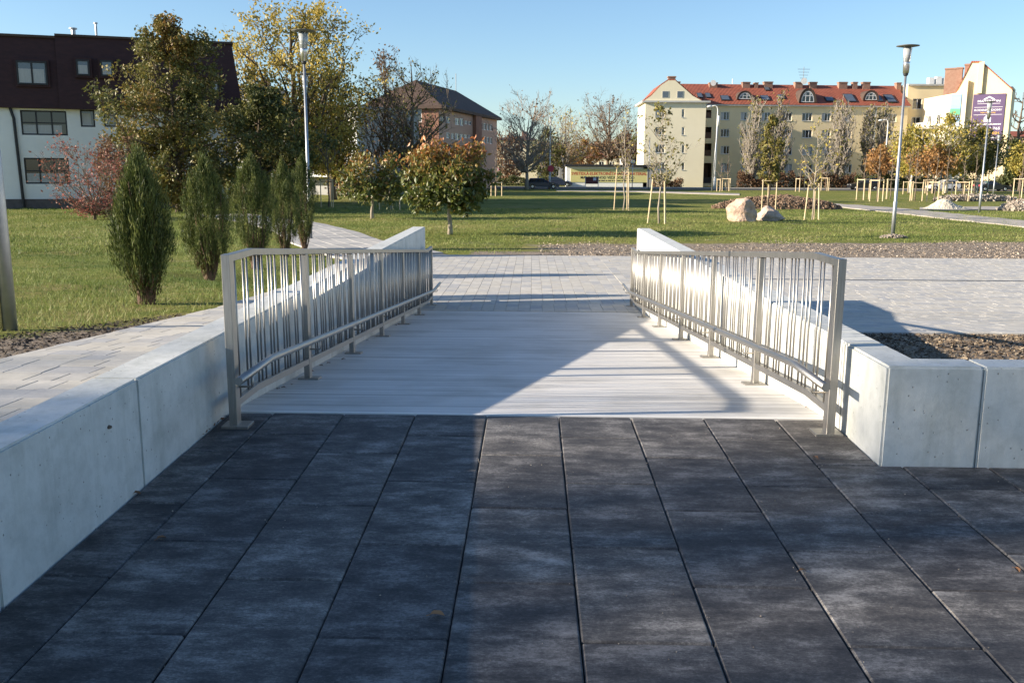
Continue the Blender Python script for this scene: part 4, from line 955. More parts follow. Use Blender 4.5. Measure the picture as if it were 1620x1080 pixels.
for k, h in enumerate(bal):
    mb = MB(); pm_.box(mb, h[0]-.3, h[2]+.3, h[1], h[3], -2.2, -1.9); rc = mb.build('balcony_recess', M['darkrecess'], bY)
    mb = MB(); pm_.box(mb, h[0]+.02, h[2]-.02, h[1], h[1]+1.0, -.12, -.04); mb.build('parapet', M['darkrecess'] if k < 3 else M['darkframe'], rc)
    for s in (0, 1):
        mb = MB(); u = h[0]+.012 if s == 0 else h[2]-.012; pm_.box(mb, u-.008, u+.008, h[1], h[3], -2.0, -.2); mb.build('side_wall', M['darkrecess'], rc)
    mb = MB(); pm_.box(mb, h[0]+.03, h[2]-.03, h[3]-.02, h[3]-.005, -2, -.2); mb.build('soffit', M['darkrecess'], rc)
mb = MB(); pm_.box(mb, -.2, pm_.len+.1, ve-.02, ve+.22, -11.3, .45); mb.build('eaves', M['cornice'], bY)
mb = MB(); dep = 5.8
mb.add([pm_.w(-4, ve+.22, .5), pm_.w(pm_.len+.3, ve+.22, .5), pm_.w(pm_.len+.3, zr, -dep), pm_.w(-4, zr, -dep), pm_.w(pm_.len+.3, ve+.22, -11.6), pm_.w(-4, ve+.22, -11.6)], [(0, 1, 2, 3), (3, 2, 4, 5), (1, 4, 2), (0, 3, 5), (0, 5, 4, 1)])
rf = mb.build('roof', M['roof'], bY)
def roof_n(v): return .5-(v-ve-.22)/(zr-ve-.22)*(dep+.5)
def on_roof(px, py):
    lo, hi = -dep, .5
    for _ in range(30):
        mid = (lo+hi)/2; p_ = Plane(pm_.A+pm_.n*mid, pm_.A+pm_.n*mid+pm_.d*10); u, v = p_.uv(px, py)
        if roof_n(v) < mid: hi = mid
        else: lo = mid
    return u, v, mid
for px, py, w_, h_ in ((1107, 152, .9, .9), (1120, 152, .9, .9), (1147, 156, 1.5, .9), (1210, 156, 1.5, .9), (1213, 141, .8, .8), (1236, 154, 1.0, .8), (1312, 158, 1.5, .8), (1344, 156, 1.7, 1.5), (1390, 157, 1.0, 1.1), (1408, 157, 1.6, 1.5)):
    u, v, n = on_roof(px, py); k = (dep+.5)/(zr-ve-.22); mb = MB(); hv = h_*.5
    mb.hexa([pm_.w(u-w_/2, v-hv, n+hv*k), pm_.w(u+w_/2, v-hv, n+hv*k), pm_.w(u+w_/2, v+hv, n-hv*k), pm_.w(u-w_/2, v+hv, n-hv*k)]+[pm_.w(u+a*w_/2, v+b*hv+.14, n-b*hv*k+.10) for a, b in ((-1, -1), (1, -1), (1, 1), (-1, 1))]); sk_ = mb.build('skylight', M['darkframe'], rf)
    mb = MB(); mb.hexa([pm_.w(u+a*w_*.42, v+b*hv*.84+.145, n-b*hv*k*.84+.105) for a, b in ((-1, -1), (1, -1), (1, 1), (-1, 1))]+[pm_.w(u+a*w_*.42, v+b*hv*.84+.165, n-b*hv*k*.84+.12) for a, b in ((-1, -1), (1, -1), (1, 1), (-1, 1))]); mb.build('pane', M['glassblue'], sk_)
for px, py, w_, h_ in ((1178, 158, 2.3, 1.25), (1277, 163, 2.5, 2.2), (1377, 159.5, 2.3, 1.5)):     # eyebrow dormers
    u, v, n = on_roof(px, py); mb = MB(); seg = 12; rim, inn = [], []
    for k in range(seg+1):
        an = math.pi*k/seg; rim.append((u-math.cos(an)*w_*.62, v+math.sin(an)*(h_+.25))); inn.append((u-math.cos(an)*w_*.45, v+.12+math.sin(an)*h_*.86))
    for k in range(seg):
        mb.add([pm_.w(*rim[k], n+.25), pm_.w(*rim[k+1], n+.25), pm_.w(*rim[k+1], n-4), pm_.w(*rim[k], n-4)], [(0, 1, 2, 3)])
        mb.add([pm_.w(*rim[k], n+.25), pm_.w(*rim[k+1], n+.25), pm_.w(*inn[k+1], n+.2), pm_.w(*inn[k], n+.2)], [(0, 1, 2, 3)])
    dm = mb.build('dormer', M['roofdark'], rf)
    mb = MB(); cen = (u, v+.12)
    mb.add([pm_.w(*p, n+.12) for p in inn], [tuple(range(seg+1))]); mb.build('pane', M['glass'], dm)
    mb = MB(); 
    for k in range(seg): mb.add([pm_.w(*inn[k], n+.17), pm_.w(*inn[k+1], n+.17), pm_.w(cen[0]+(inn[k+1][0]-cen[0])*.87, cen[1]+(inn[k+1][1]-cen[1])*.87, n+.17), pm_.w(cen[0]+(inn[k][0]-cen[0])*.87, cen[1]+(inn[k][1]-cen[1])*.87, n+.17)], [(0, 1, 2, 3)])
    pm_.box(mb, u-w_*.45, u+w_*.45, v+.1, v+.22, n+.13, n+.18); pm_.box(mb, u-w_*.17, u-w_*.13, v+.2, v+h_*.85, n+.13, n+.17); pm_.box(mb, u+w_*.13, u+w_*.17, v+.2, v+h_*.85, n+.13, n+.17); pm_.box(mb, u-w_*.4, u+w_*.4, v+h_*.5, v+h_*.56, n+.132, n+.168)
    mb.build('window_frame', M['whitepaint'], dm)
for px, top, w_ in ((1128, 131, 1.4), (1180, 130, 1.3), (1196, 131, .6), (1215, 129.5, 1.5), (1263, 130, 1.3), (1286, 130, 1.3), (1333, 130, 1.5), (1352, 130, .8), (1370, 130, 1.3), (1421, 131, .8)):
    p_ = Plane(pm_.A-pm_.n*5, pm_.A-pm_.n*5+pm_.d*10); u, v = p_.uv(px, top); mb = MB(); p_.box(mb, u-w_/2, u+w_/2, zr-1.6, v, -.5, .4); p_.box(mb, u-w_/2-.08, u+w_/2+.08, v-.18, v-.02, -.58, .48); mb.build('chimney', M['chimney'], rf)
p_ = Plane(pm_.A-pm_.n*5, pm_.A-pm_.n*5+pm_.d*10); u, v = p_.uv(1272, 106); mb = MB(); mb.tube([p_.w(u, zr, 0), p_.w(u, v, 0)], .05, 6)
for k in range(4): mb.tube([p_.w(u-1.1+.15*k, v-.4-.5*k, 0), p_.w(u+1.1-.15*k, v-.4-.5*k, 0)], .035, 5)
mb.build('antenna', M['galv'], rf)
u, v = p_.uv(1159, 125); mb = MB(); mb.tube([p_.w(u, zr, 0), p_.w(u, v, 0)], .07, 6); mb.build('vent_pipe', M['whitepaint'], rf)
for px, py, r2 in ((1270, 129, .55), (1425, 157, .9), (1127, 132, .5)):
    u, v = p_.uv(px, py); mb = MB(); c = Vector(p_.w(u, v, 2.0 if px == 1425 else .6)); mb.add([tuple(c+Vector((math.cos(a)*r2, -.05, math.sin(a)*r2))) for a in np.linspace(0, 6.283, 17)[:-1]]+[tuple(c+Vector((0, .22, 0)))], [(i, (i+1) % 16, 16) for i in range(16)]+[tuple(range(16))]); mb.build('satellite_dish', M['whitepaint'], rf)
for u in (pm_.uv(1384, 200)[0],): mb = MB(); mb.tube([pm_.w(u, ve, .12), pm_.w(u, zb+.5, .12)], .10, 6); mb.build('downpipe', M['galv'], bY)
# projecting gable wing
vg = pw.uv(1060, 162.5)[1]; wh = [pw.rect(x0, y0, x1, y1) for y0, y1 in ((173, 186), (201, 214), (229, 242), (257, 269)) for x0, x1 in ((1037, 1052), (1078.5, 1083))]
wall_with_holes(bY, pw, 0, pw.len, zb, vg, wh, M['yellowpale'], .25, depth=10, name='gable_wing')
for k, h in enumerate(wh): window(bY, pw, h, M['whitepaint'], M['glass'], 3 if k % 2 == 0 else 1, 1, .10, .16, sill=M['cornice'], curtain=(.5, .95) if k % 3 == 0 else None)
mb = MB(); pw.box(mb, -.55, pw.len+.6, vg, vg+.28, -10.3, .45); mb.build('cornice', M['cornice'], bY)
gp_ = [pw.uv(*p) for p in ((1019, 159.5), (1030, 152), (1046, 135), (1057, 127.5), (1068, 127.5), (1080, 138), (1096, 152), (1110, 159.5))]
mb = MB(); n = len(gp_); mb.v = [pw.w(u, v, .1) for u, v in gp_]+[pw.w(u, v, -9.5) for u, v in gp_]; mb.f = [tuple(range(n))]+[tuple(range(2*n-1, n-1, -1))]+[(i, i+1, n+i+1, n+i) for i in range(n-1)]
mb.build('gable', M['yellowpale'], bY)
mb = MB()
for i in range(n-1):
    (u0, v0), (u1, v1) = gp_[i], gp_[i+1]; mb.hexa([pw.w(u0, v0+.01, .02), pw.w(u1, v1+.01, .02), pw.w(u1, v1+.01, -9.6), pw.w(u0, v0+.01, -9.6), pw.w(u0, v0+.2, .02), pw.w(u1, v1+.2, .02), pw.w(u1, v1+.2, -9.6), pw.w(u0, v0+.2, -9.6)])
mb.build('gable_roof', M['roof'], bY)
for x0, x1 in ((1048, 1057), (1071.5, 1080)):
    h = pw.rect(x0, 145, x1, 154.5); mb = MB(); pw.box(mb, h[0]-.06, h[2]+.06, h[1]-.06, h[3]+.06, .1, .14); wf = mb.build('window', M['cornice'], bY); mb = MB(); pw.box(mb, h[0], h[2], h[1], h[3], .12, .146); mb.build('pane', M['glassblue'], wf)
for px, top, w_, dn in ((1065, 119.5, 1.15, -1.2), (1076, 126, 1.0, -3.2)):
    u, v = pw.uv(px, top); mb = MB(); pw.box(mb, u-w_/2, u+w_/2, vg+1, v, dn-.8, dn); pw.box(mb, u-w_/2-.1, u+w_/2+.1, v-.2, v-.03, dn-.9, dn+.1); mb.build('chimney', M['chimney'], bY)

# ---- gabled yellow house with the posters
A = atY(1499, 295, 152.5)[:2]; B = atY(1586, 295, 148.5)[:2]; pg = Plane(A, B); zb = float(TZ(*A))-.4
bH = building('gabled_yellow_house', 'tall yellow gabled house carrying two large wall posters, at the right', pg.A)
prof = [(0, zb), (pg.len, zb), pg.uv(1592, 143), pg.uv(1553, 99.5), pg.uv(1537, 99.5), pg.uv(1499, 148)]; prof[2] = (pg.len, prof[2][1]); prof[5] = (0, prof[5][1])
mb = MB(); n = len(prof); DP = 5; mb.v = [pg.w(u, v) for u, v in prof]+[pg.w(u, v, -DP) for u, v in prof]; mb.f = [tuple(range(n)), tuple(range(2*n-1, n-1, -1)), (1, 2, n+2, n+1)]
mb.build('gable_wall', M['yellow'], bH)
mb = MB()
for i in (2, 3, 4):
    (u0, v0), (u1, v1) = prof[i], prof[i+1]; mb.hexa([pg.w(u0, v0+.01, .15), pg.w(u1, v1+.01, .15), pg.w(u1, v1+.01, -DP), pg.w(u0, v0+.01, -DP), pg.w(u0, v0+.25, .15), pg.w(u1, v1+.25, .15), pg.w(u1, v1+.25, -DP), pg.w(u0, v0+.25, -DP)])
rf = mb.build('roof', M['roof'], bH)
DP = 12; ps = Plane(pg.A, pg.A+np.array([0, DP]))
hs = [(u, zb+1.5+k*3.1, u+1.5, zb+3.2+k*3.1) for k in range(4) for u in (1.5, 5.0, 8.5)]
wall_with_holes(bH, ps, 0, DP, zb, prof[5][1], hs, M['yellowpale'], .2, name='side_wall')
for h in hs: window(bH, ps, h, M['whitepaint'], M['glass'], 2, 1, .1, .14)
for k in range(3):
    mb = MB(); ps.box(mb, 5.2, 11.8, zb+4.0+k*3.1, zb+4.2+k*3.1, .01, 1.6); bc = mb.build('balcony', M['cornice'], bH); mb = MB()
    ps.box(mb, 5.2, 11.8, zb+4.2+k*3.1, zb+5.1+k*3.1, 1.52, 1.6); mb.build('balustrade', M['cornice'] if k else M['yellow'], bc)
mb = MB(); a = pg.uv(1526, 200)[0]; vs_ = pg.uv(1526, 128)[1]; mb.hexa([pg.w(.02, zb, .004), pg.w(a, zb, .004), pg.w(a, zb, .7), pg.w(.02, zb, .7), pg.w(.02, prof[5][1]-.1, .004), pg.w(a, vs_, .004), pg.w(a, vs_, .7), pg.w(.02, prof[5][1]-.1, .7)]); mb.build('front_bay', M['yellowpale'], bH)
u = pg.uv(1552, 120)[0]; mb = MB(); pg.box(mb, u-.35, u+.35, pg.uv(1552, 148)[1], prof[3][1]+.1, .004, .5); mb.build('chimney_breast', M['yellow'], bH)
for px, top, w_, dn in ((1508, 108, 2.2, -5.8), (1519, 107, .9, -3), (1532, 101.5, .8, -1.5)):
    p_ = Plane(pg.w(0, 0, dn)[:2], pg.w(5, 0, dn)[:2]); u, v = p_.uv(px, top); mb = MB(); p_.box(mb, u-w_/2, u+w_/2, prof[5][1]-.5, v, -.5, .5); p_.box(mb, u-w_/2-.1, u+w_/2+.1, v-.25, v-.05, -.6, .6); mb.build('chimney', M['chimney'], rf)
mb = MB(); mb.hexa([pg.w(.05, prof[5][1]-3, -5.02), pg.w(pg.len-.3, prof[5][1]-3, -5.02), pg.w(pg.len-.3, prof[5][1]-3, -11.9), pg.w(.05, prof[5][1]-3, -11.9), pg.w(.05, prof[5][1]+1.1, -5.02), pg.w(pg.len-.3, prof[5][1]+1.1, -5.02), pg.w(pg.len-.3, prof[5][1]+1.1, -11.9), pg.w(.05, prof[5][1]+1.1, -11.9)]); mb.build('flat_roof_wing', M['yellow'], bH)
# linking block between the two yellow houses
A = atY(1424, 295, 166)[:2]; B = atY(1502, 295, 166)[:2]; pk = Plane(A, B); bK = building('linking_block', 'flat-roofed yellow link between the long block and the gabled house', pk.A); zk = float(TZ(*A))-.4; vk = pk.uv(1440, 136)[1]
hs = [(1.0+c*2.6, zk+1.4+k*3.1, 2.6+c*2.6, zk+3.2+k*3.1) for k in range(5) for c in range(3)]
wall_with_holes(bK, pk, 0, pk.len, zk, vk, hs, M['yellow'], .25, depth=8)
for h in hs: window(bK, pk, h, M['whitepaint'], M['glass'], 2, 1, .1, .15)
for k in range(3): mb = MB(); pk.box(mb, .5, 6.5, zk+4.1+k*3.1, zk+4.25+k*3.1, .01, 1.5); pk.box(mb, .5, 6.5, zk+4.25+k*3.1, zk+5.1+k*3.1, 1.42, 1.5); mb.build('balcony', M['cornice'], bK)
mb = MB(); pk.box(mb, -.1, pk.len+.1, vk, vk+.3, -8.2, .3); mb.build('roof_edge', M['cornice'], bK)
for k in range(4): mb = MB(); u = 4.0+k*1.3; pk.box(mb, u, u+.9, vk+.3, vk+1.5+.2*(k % 2), -2.2, -1.2); mb.build('chimney', M['whitepaint'], bK)
# posters
M['posterp'] = pm('poster_purple', (.115, .075, .16), (.10, .065, .14), .6, .6); M['posterw'] = pm('poster_white', (.72, .72, .74), (.66, .66, .68), 1, .6); M['postery'] = pm('poster_yellow', (.75, .45, .06), (.68, .40, .05), 1, .6)
M['posterb'] = pm('poster_sky_blue', (.22, .42, .68), (.40, .58, .75), .25, .6, stretch=(.3, .3, 1)); M['posterg'] = pm('poster_green', (.10, .38, .20), (.16, .48, .30), .4, .6)
h = pg.rect(1537, 149, 1588, 223); h = (h[0], h[1], min(h[2], pg.len-.25), h[3]); U = lambda px: pg.uv(px, 185)[0]; Vv = lambda py: pg.uv(1560, py)[1]
bp = thing('wall_poster', 'purple wall poster with white and yellow lettering on the yellow gable', 'poster', pg.w(h[0], h[1], .1))
mb = MB(); pg.box(mb, h[0], h[2], h[1], h[3], .02, .12); mb.build('panel', M['posterp'], bp)
W_ = h[2]-h[0]; H_ = h[3]-h[1]
def tl_(body, cx, cy, w_, hh, mt): text(body, pg, h[0]+W_*(cx-w_/2), h[3]-H_*(cy+hh/2), W_*w_, H_*hh, mt, bp, n=.13, bold=.02)
tl_('MAYERSON', .5, .15, .70, .048, M['posterw']); tl_('RODINNÉ DOMY', .5, .335, .86, .055, M['posterw']); tl_('NA PREDAJ', .5, .40, .45, .034, M['postery'])
tl_('0915 121 765', .5, .735, .84, .06, M['posterw']); tl_('0910 939 026', .5, .835, .84, .06, M['postery'])
for cy, w_ in ((.28, .88), (.44, .88), (.205, .7)): mb = MB(); pg.box(mb, h[0]+W_*(.5-w_/2), h[0]+W_*(.5+w_/2), h[3]-H_*cy-.03, h[3]-H_*cy+.03, .125, .135); mb.build('rule', M['posterw'], bp)
mb = MB(); ap = (h[0]+W_*.5, h[3]-H_*.045)
for s in (-1, 1): e = (ap[0]+s*W_*.17, ap[1]-H_*.06); mb.add([pg.w(ap[0], ap[1], .13), pg.w(e[0], e[1], .13), pg.w(e[0], e[1]-.22, .13), pg.w(ap[0], ap[1]-.25, .13)], [(0, 1, 2, 3)])
mb.build('roof_emblem', M['posterw'], bp)
mb = MB(); cx, cy, z = h[0]+W_*.5, h[3]-H_*.60, .13; mb.add([pg.w(cx-.5, cy, z), pg.w(cx+.5, cy, z), pg.w(cx+.5, cy+.7, z), pg.w(cx, cy+1.25, z), pg.w(cx-.5, cy+.7, z)], [(0, 1, 2, 3, 4)]); pg.box(mb, cx+.22, cx+.36, cy+.8, cy+1.3, .126, .134); mb.build('house_emblem', M['posterw'], bp)
for cy, w_ in ((.645, .80), (.93, .74)):
    mb = MB(); r_ = random.Random(2); u = h[0]+W_*(.5-w_/2)
    while u < h[0]+W_*(.5+w_/2): l_ = r_.uniform(.12, .3); pg.box(mb, u, u+l_, h[3]-H_*cy-.1, h[3]-H_*cy+.1, .125, .135); u += l_+.06
    mb.build('small_print', M['posterw'], bp)
u0, u1 = pg.uv(1504, 170)[0], pg.uv(1520.5, 170)[0]; v0, v1 = pg.uv(1512, 201)[1], pg.uv(1512, 150)[1]
b2 = thing('wall_poster', 'narrow blue and green wall poster left of the purple one', 'poster', pg.w(u0, v0, .8))
mb = MB(); pg.box(mb, u0, u1, v0, v1, 0.71, 0.8); mb.build('panel', M['posterb'], b2); mb = MB(); pg.box(mb, u0+.03, u1-.03, v0+(v1-v0)*.36, v0+(v1-v0)*.56, 0.74, 0.81); mb.build('green_band', M['posterg'], b2)
mb = MB(); pg.box(mb, u0+.03, u1-.03, v0+.05, v0+(v1-v0)*.14, 0.74, 0.812); mb.build('white_band', M['posterw'], b2)

# ---- painted sign shed
A = atY(896, 291, 152)[:2]; B = atY(1032, 291, 152)[:2]; pS = Plane(A, B); zs = float(TZ(*A))-.3
bS = building('sign_shed', 'long low white shed with flat dark roof beside the street', pS.A); vs_ = pS.uv(960, 264)[1]
mb = MB(); pS.box(mb, 0, pS.len, zs, vs_, -6, 0); mb.build('wall', M['render_white'], bS)
mb = MB(); pS.box(mb, -.2, pS.len+.3, vs_, vs_+.35, -6.3, .5); mb.build('roof', M['darkframe'], bS)
mb = MB(); pS.box(mb, pS.len-.9, pS.len-.02, zs, vs_-.05, .004, .12); mb.build('pier', M['concrete'], bS)
M['signy'] = pm('sign_yellow', (.66, .58, .22), (.58, .55, .26), .3, .7); M['signr'] = pm('sign_red', (.50, .06, .035), (.45, .05, .03), 1, .7); M['signk'] = pm('sign_black', (.03, .03, .03), (.05, .05, .05), 1, .7)
a, c, b, d = pS.rect(903, 267, 1024.5, 288.5)
sg = thing('painted_sign', 'yellow painted shop sign with red and black lettering on the shed', 'sign', pS.w(a, c, .05)); mb = MB(); pS.box(mb, a, b, c, d, .006, .07); mb.build('board', M['signy'], sg)
U = lambda px: pS.uv(px, 278)[0]; Vv = lambda py: pS.uv(960, py)[1]
text('SVIETIDLÁ-ELEKTROINŠTALAČNÝ MATERIÁL', pS, U(904), Vv(277.2), U(1023.5)-U(904), Vv(270.8)-Vv(277.2), M['signr'], sg, n=.08, bold=.015)
text('MALOOBCHOD VEĽKOOBCHOD', pS, U(918.5), Vv(283.2), U(1003.5)-U(918.5), Vv(278.4)-Vv(283.2), M['signk'], sg, n=.08, bold=.015)
mb = MB(); pS.box(mb, U(947), U(1004), Vv(286.6), Vv(285), .07, .078); 
mb = MB(); r_ = random.Random(8); u = U(947)
while u < U(1003): l_ = r_.uniform(.2, .6); pS.box(mb, u, u+l_, Vv(286.7), Vv(285.0), .07, .08); u += l_+.14
mb.build('small_print', M['signk'], sg)

# ---- houses further off
def far_house(label, x0, x1, ytop, yridge, Y, wall, roof, base=293, dep=9, hip=True):
    A = atY(x0, base, Y)[:2]; B = atY(x1, base, Y)[:2]; p = Plane(A, B); z = float(TZ(*A))-.3; b = building('distant_house', label, p.A); v = p.uv(x0, ytop)[1]; zr = p.uv(x0, yridge)[1]
    nwin = max(2, int(p.len/3)); hs = [(.8+k*(p.len-1.6)/nwin, v-2.3-3*r, .8+k*(p.len-1.6)/nwin+1.3, v-.8-3*r) for k in range(nwin) for r in range(2) if v-2.3-3*r > z+.3]
    wall_with_holes(b, p, 0, p.len, z, v, hs, wall, .2, depth=dep)
    for h in hs: window(b, p, h, M['whitepaint'], M['glass'], 2, 1, .1, .14)
    mb = MB(); i = 2.5 if hip else 0; mb.add([p.w(-.4, v, .4), p.w(p.len+.4, v, .4), p.w(p.len+.4, v, -dep-.4), p.w(-.4, v, -dep-.4), p.w(i-.4 if hip else -.4, zr, -dep/2), p.w(p.len-i+.4, zr, -dep/2)], [(0, 1, 5, 4), (1, 2, 5), (2, 3, 4, 5), (3, 0, 4), (0, 3, 2, 1)]); r = mb.build('roof', roof, b)
    mb = MB(); p.box(mb, p.len*.6, p.len*.6+1, v, zr+.9, -dep/2-.5, -dep/2+.5); mb.build('chimney', M['chimney'], r)
far_house('grey flat-topped building showing between the oak and the golden tree', 366, 432, 136, 131, 118, M['concrete'], M['concrete'], base=294)
far_house('white house with red roof just left of the yellow gable, far off', 985, 1016, 248, 238, 215, M['render_white'], M['roof'])
far_house('pinkish apartment house with red roof at the right edge', 1588, 1660, 216, 206, 190, M['brickpale'], M['roof'], base=291)
far_house('cream building behind the bare trees right of the brown building', 786, 850, 222, 214, 190, M['yellowpale'], M['roofdark'])
far_house('low grey building behind the rusty trees, middle distance', 850, 900, 240, 232, 205, M['concrete'], M['roofdark'])
far_house('low house with red roof behind the shed sign', 925, 985, 250, 240, 225, M['yellowpale'], M['roof'])

# ================================================================== LAMPS
def park_lamp(label, px, py, top_py, Y=None, group='park lamps with disc tops', dr=.34, pr=1.0):
    b = G(px, py) if Y is None else np.array([atY(px, py, Y)[0], Y, 0.0])
    if Y is not None: b[2] = float(TZ(b[0], Y))
    H = atY(px, top_py, b[1])[2]-b[2]; root = thing('park_lamp', label, 'lamp', Vector(b), group); c = tuple(b)
    mb = MB(); mb.lathe([(.075*pr, -.1), (.072*pr, 1.3), (.058*pr, 1.34), (.042*pr, H-1.06)], 16, c); mb.build('pole', M['galv'], root, smooth=True)
    mb = MB(); mb.lathe([(.05, H-1.10), (.085, H-1.06), (.085, H-1.0)], 16, c); mb.build('collar', M['black'], root)
    mb = MB(); mb.lathe([(.105, H-1.0), (.118, H-.66), (.118, H-.60)], 20, c); body = mb.build('lamp_body', M['aluminium'], root, smooth=True)
    mb = MB(); mb.lathe([(.112, H-.60), (.155, H-.12)], 20, c); mb.build('lamp_glass', M['lampglass'], root, smooth=True)
    mb = MB()
    for z in (H-.50, H-.40, H-.30): mb.lathe([(.05, z), (.14, z+.03), (.05, z+.035)], 16, c)
    for k in range(4): a = k*1.571+.6; mb.tube([(c[0]+.12*math.cos(a), c[1]+.12*math.sin(a), c[2]+H-.6), (c[0]+.165*math.cos(a), c[1]+.165*math.sin(a), c[2]+H-.05)], .008, 5)
    mb.build('louvre', M['aluminium'], root)
    mb = MB(); mb.lathe([(.03, H-.11), (dr*.5, H-.085), (dr, H-.05), (dr, H-.035), (dr*.6, H-.01), (.03, H)], 32, c); mb.build('disc_cap', M['lampdark'], root, smooth=True)
    return root
park_lamp('tall park lamp with disc top on the right lawn, on the soil strip', 1412, 375, 71, dr=.40)
park_lamp('tall park lamp with disc top behind the thuja row', 491, 379, 47, dr=.38)
park_lamp('second disc-topped lamp, partly behind the left park lamp', 489.5, 330, 116, Y=48)
park_lamp('disc-topped lamp beside the sand heap on the right', 1549, 337, 160)
park_lamp('distant disc-topped lamp pole right of the sand heap', 1562, 305, 226)
park_lamp('distant disc-topped lamp pole rightmost, near the dark car', 1571, 310, 212)
nl = G(17, 523); root = park_lamp('near lamp pole at the left edge, rising out of frame from the soil bed', 17, 523, -560, group='near lamp pole', pr=.66)
b = Vector(nl); mb = MB(); mb.tube([b+Vector((-.05, -.04, 0)), b+Vector((-.05, -.04, .6)), b+Vector((-.055, -.04, .8))], .016, 8); mb.build('cable_sleeve', pm('yellow_sleeve', (.55, .50, .24), (.42, .33, .16), 8, .6), root, smooth=True)
mb = MB(); mb.tube([b+Vector((-.078, -.03, 0)), b+Vector((-.076, -.03, .55))], .012, 8); mb.build('cable', pm('blue_cable', (.06, .09, .30), (.08, .12, .36), 6, .5), root, smooth=True)
def street_light(label, px, py, top_py, arm, Y=None, sleeve=None):
    b = G(px, py) if Y is None else np.array([atY(px, py, Y)[0], Y, 0.0])
    if Y is not None: b[2] = float(TZ(b[0], Y))
    H = atY(px, top_py, b[1])[2]-b[2]; root = thing('street_light', label, 'lamp', Vector(b), 'white street lights along the road'); B_ = Vector(b)
    mb = MB(); pts = [B_+Vector((0, 0, -.1)), B_+Vector((0, 0, H*.5)), B_+Vector((0, 0, H-.7)), B_+Vector((arm*.12, 0, H-.2)), B_+Vector((arm*.45, 0, H)), B_+Vector((arm, 0, H-.12))]
    mb.tube(pts, [.13, .105, .075, .06, .05, .05], 10); mb.build('pole', M['whitepaint'], root, smooth=True)
    mb = MB(); mb.tube([B_+Vector((0, 0, -.05)), B_+Vector((0, 0, 1.7)), B_+Vector((0, 0, 1.8))], [.19, .18, .10], 12); mb.build('base_sleeve', sleeve or M['whitepaint'], root, smooth=True)
    e = B_+Vector((arm, 0, H-.14)); s = 1 if arm > 0 else -1
    mb = MB(); mb.tube([e-Vector((.1*s, 0, 0)), e+Vector((.15*s, 0, .02)), e+Vector((.5*s, 0, -.04)), e+Vector((.62*s, 0, -.06))], [.06, .15, .14, .05], 10); mb.build('lamp_head', M['whitepaint'], root, smooth=True); return root
red_sleeve = pm('red_band', (.50, .07, .06), (.42, .06, .05), 2, .6)
street_light('white curved street light with red base before the grey office block', 554, 306, 177, -.9, sleeve=red_sleeve)
street_light('white curved street light with round red sign, by the parked wagon', 869.5, 299, 183, -1.1)
street_light('white curved street light beside the balconies of the yellow block', 1130, 300.5, 167, -.9)
street_light('white street light right of the narrow poplars', 1397, 299, 189, -.9)
g = G(1126, 303); rt_ = thing('utility_pole', 'thin straight pole leaning beside the curved white street light', 'pole', Vector(g)); mb = MB(); B_ = Vector(g); hh = atY(1131, 184, g[1])[2]-g[2]
mb.tube([B_+Vector((0, 0, -.1)), B_+Vector((.45, 0, hh))], [.09, .07], 8); mb.build('pole', M['galv'], rt_, smooth=True); mb = MB(); mb.tube([B_+Vector((.44, 0, hh-1.2)), B_+Vector((.46, 0, hh+.05))], .17, 10); mb.build('lamp_head', M['whitepaint'], rt_, smooth=True)
for px, py, top, lb in ((1025.5, 299.5, 217, 'thin grey pole before the left corner of the yellow gable'), (1000, 299, 258, 'short pole with white box lamp before the shed sign')):
    g = G(px, py); B_ = Vector(g); hh = atY(px, top, g[1])[2]-g[2]; rr = thing('utility_pole', lb, 'pole', B_); mb = MB(); mb.tube([B_+Vector((0, 0, -.1)), B_+Vector((0, 0, hh))], .06, 8); mb.build('pole', M['galv'], rr, smooth=True)
    if top > 250: mb = MB(); mb.box(B_.x-.28, B_.x+.28, B_.y-.1, B_.y+.1, B_.z+hh, B_.z+hh+.4); mb.build('lamp_box', M['whitepaint'], rr, bevel=.03)
# ---- signs
M['signred'] = pm('sign_face_red', (.55, .06, .09), (.48, .05, .08), 2, .5); M['signwhite'] = pm('sign_face_white', (.75, .75, .75), (.70, .70, .70), 2, .5)
def sign_post(label, px, py, parts, Y=None, own_pole=True):
    g = G(px, py); B_ = Vector(g); r_ = thing('road_sign', label, 'sign', B_, None); top = 0
    for kind, sy, rad, mt in parts:
        z = atY(px, sy, g[1])[2]; top = max(top, z); mb = MB(); yy = B_.y-.2
        if kind == 'disc': mb.add([(B_.x+math.cos(a)*rad, yy, z+math.sin(a)*rad) for a in np.linspace(0, 6.283, 21)[:-1]]+[(B_.x+math.cos(a)*rad, yy+.04, z+math.sin(a)*rad) for a in np.linspace(0, 6.283, 21)[:-1]], [tuple(range(20)), tuple(range(39, 19, -1))]+[(i, (i+1) % 20, 20+(i+1) % 20, 20+i) for i in range(20)])
        else: mb.box(B_.x-rad, B_.x+rad, yy, yy+.04, z-rad*1.1, z+rad*1.1)
        pl_ = mb.build('sign_plate', mt, r_)
        if kind == 'disc' and mt is M['signwhite']:
            mb = MB(); mb.lathe([(rad*.7, 0), (rad*.95, 0), (rad*.95, .01), (rad*.7, .01)], 20); mb.v = [(B_.x+x, yy-.012-z2, z+y) for x, y, z2 in mb.v]; mb.f = [f for f in mb.f if len(f) == 4]; mb.build('red_ring', M['signred'], pl_)
    mb = MB(); mb.tube([(B_.x, B_.y-.12, B_.z-.1), (B_.x, B_.y-.12, top+.3)], .035, 8); mb.build('post', M['galv'], r_, smooth=True)
sign_post('round red road sign fixed before the street light by the wagon', 871, 299.5, [('disc', 267, .45, M['signred'])])
sign_post('round white sign over a square plate before the yellow block hedge', 1162, 294, [('disc', 268, .42, M['signwhite']), ('rect', 275, .36, M['signwhite'])])
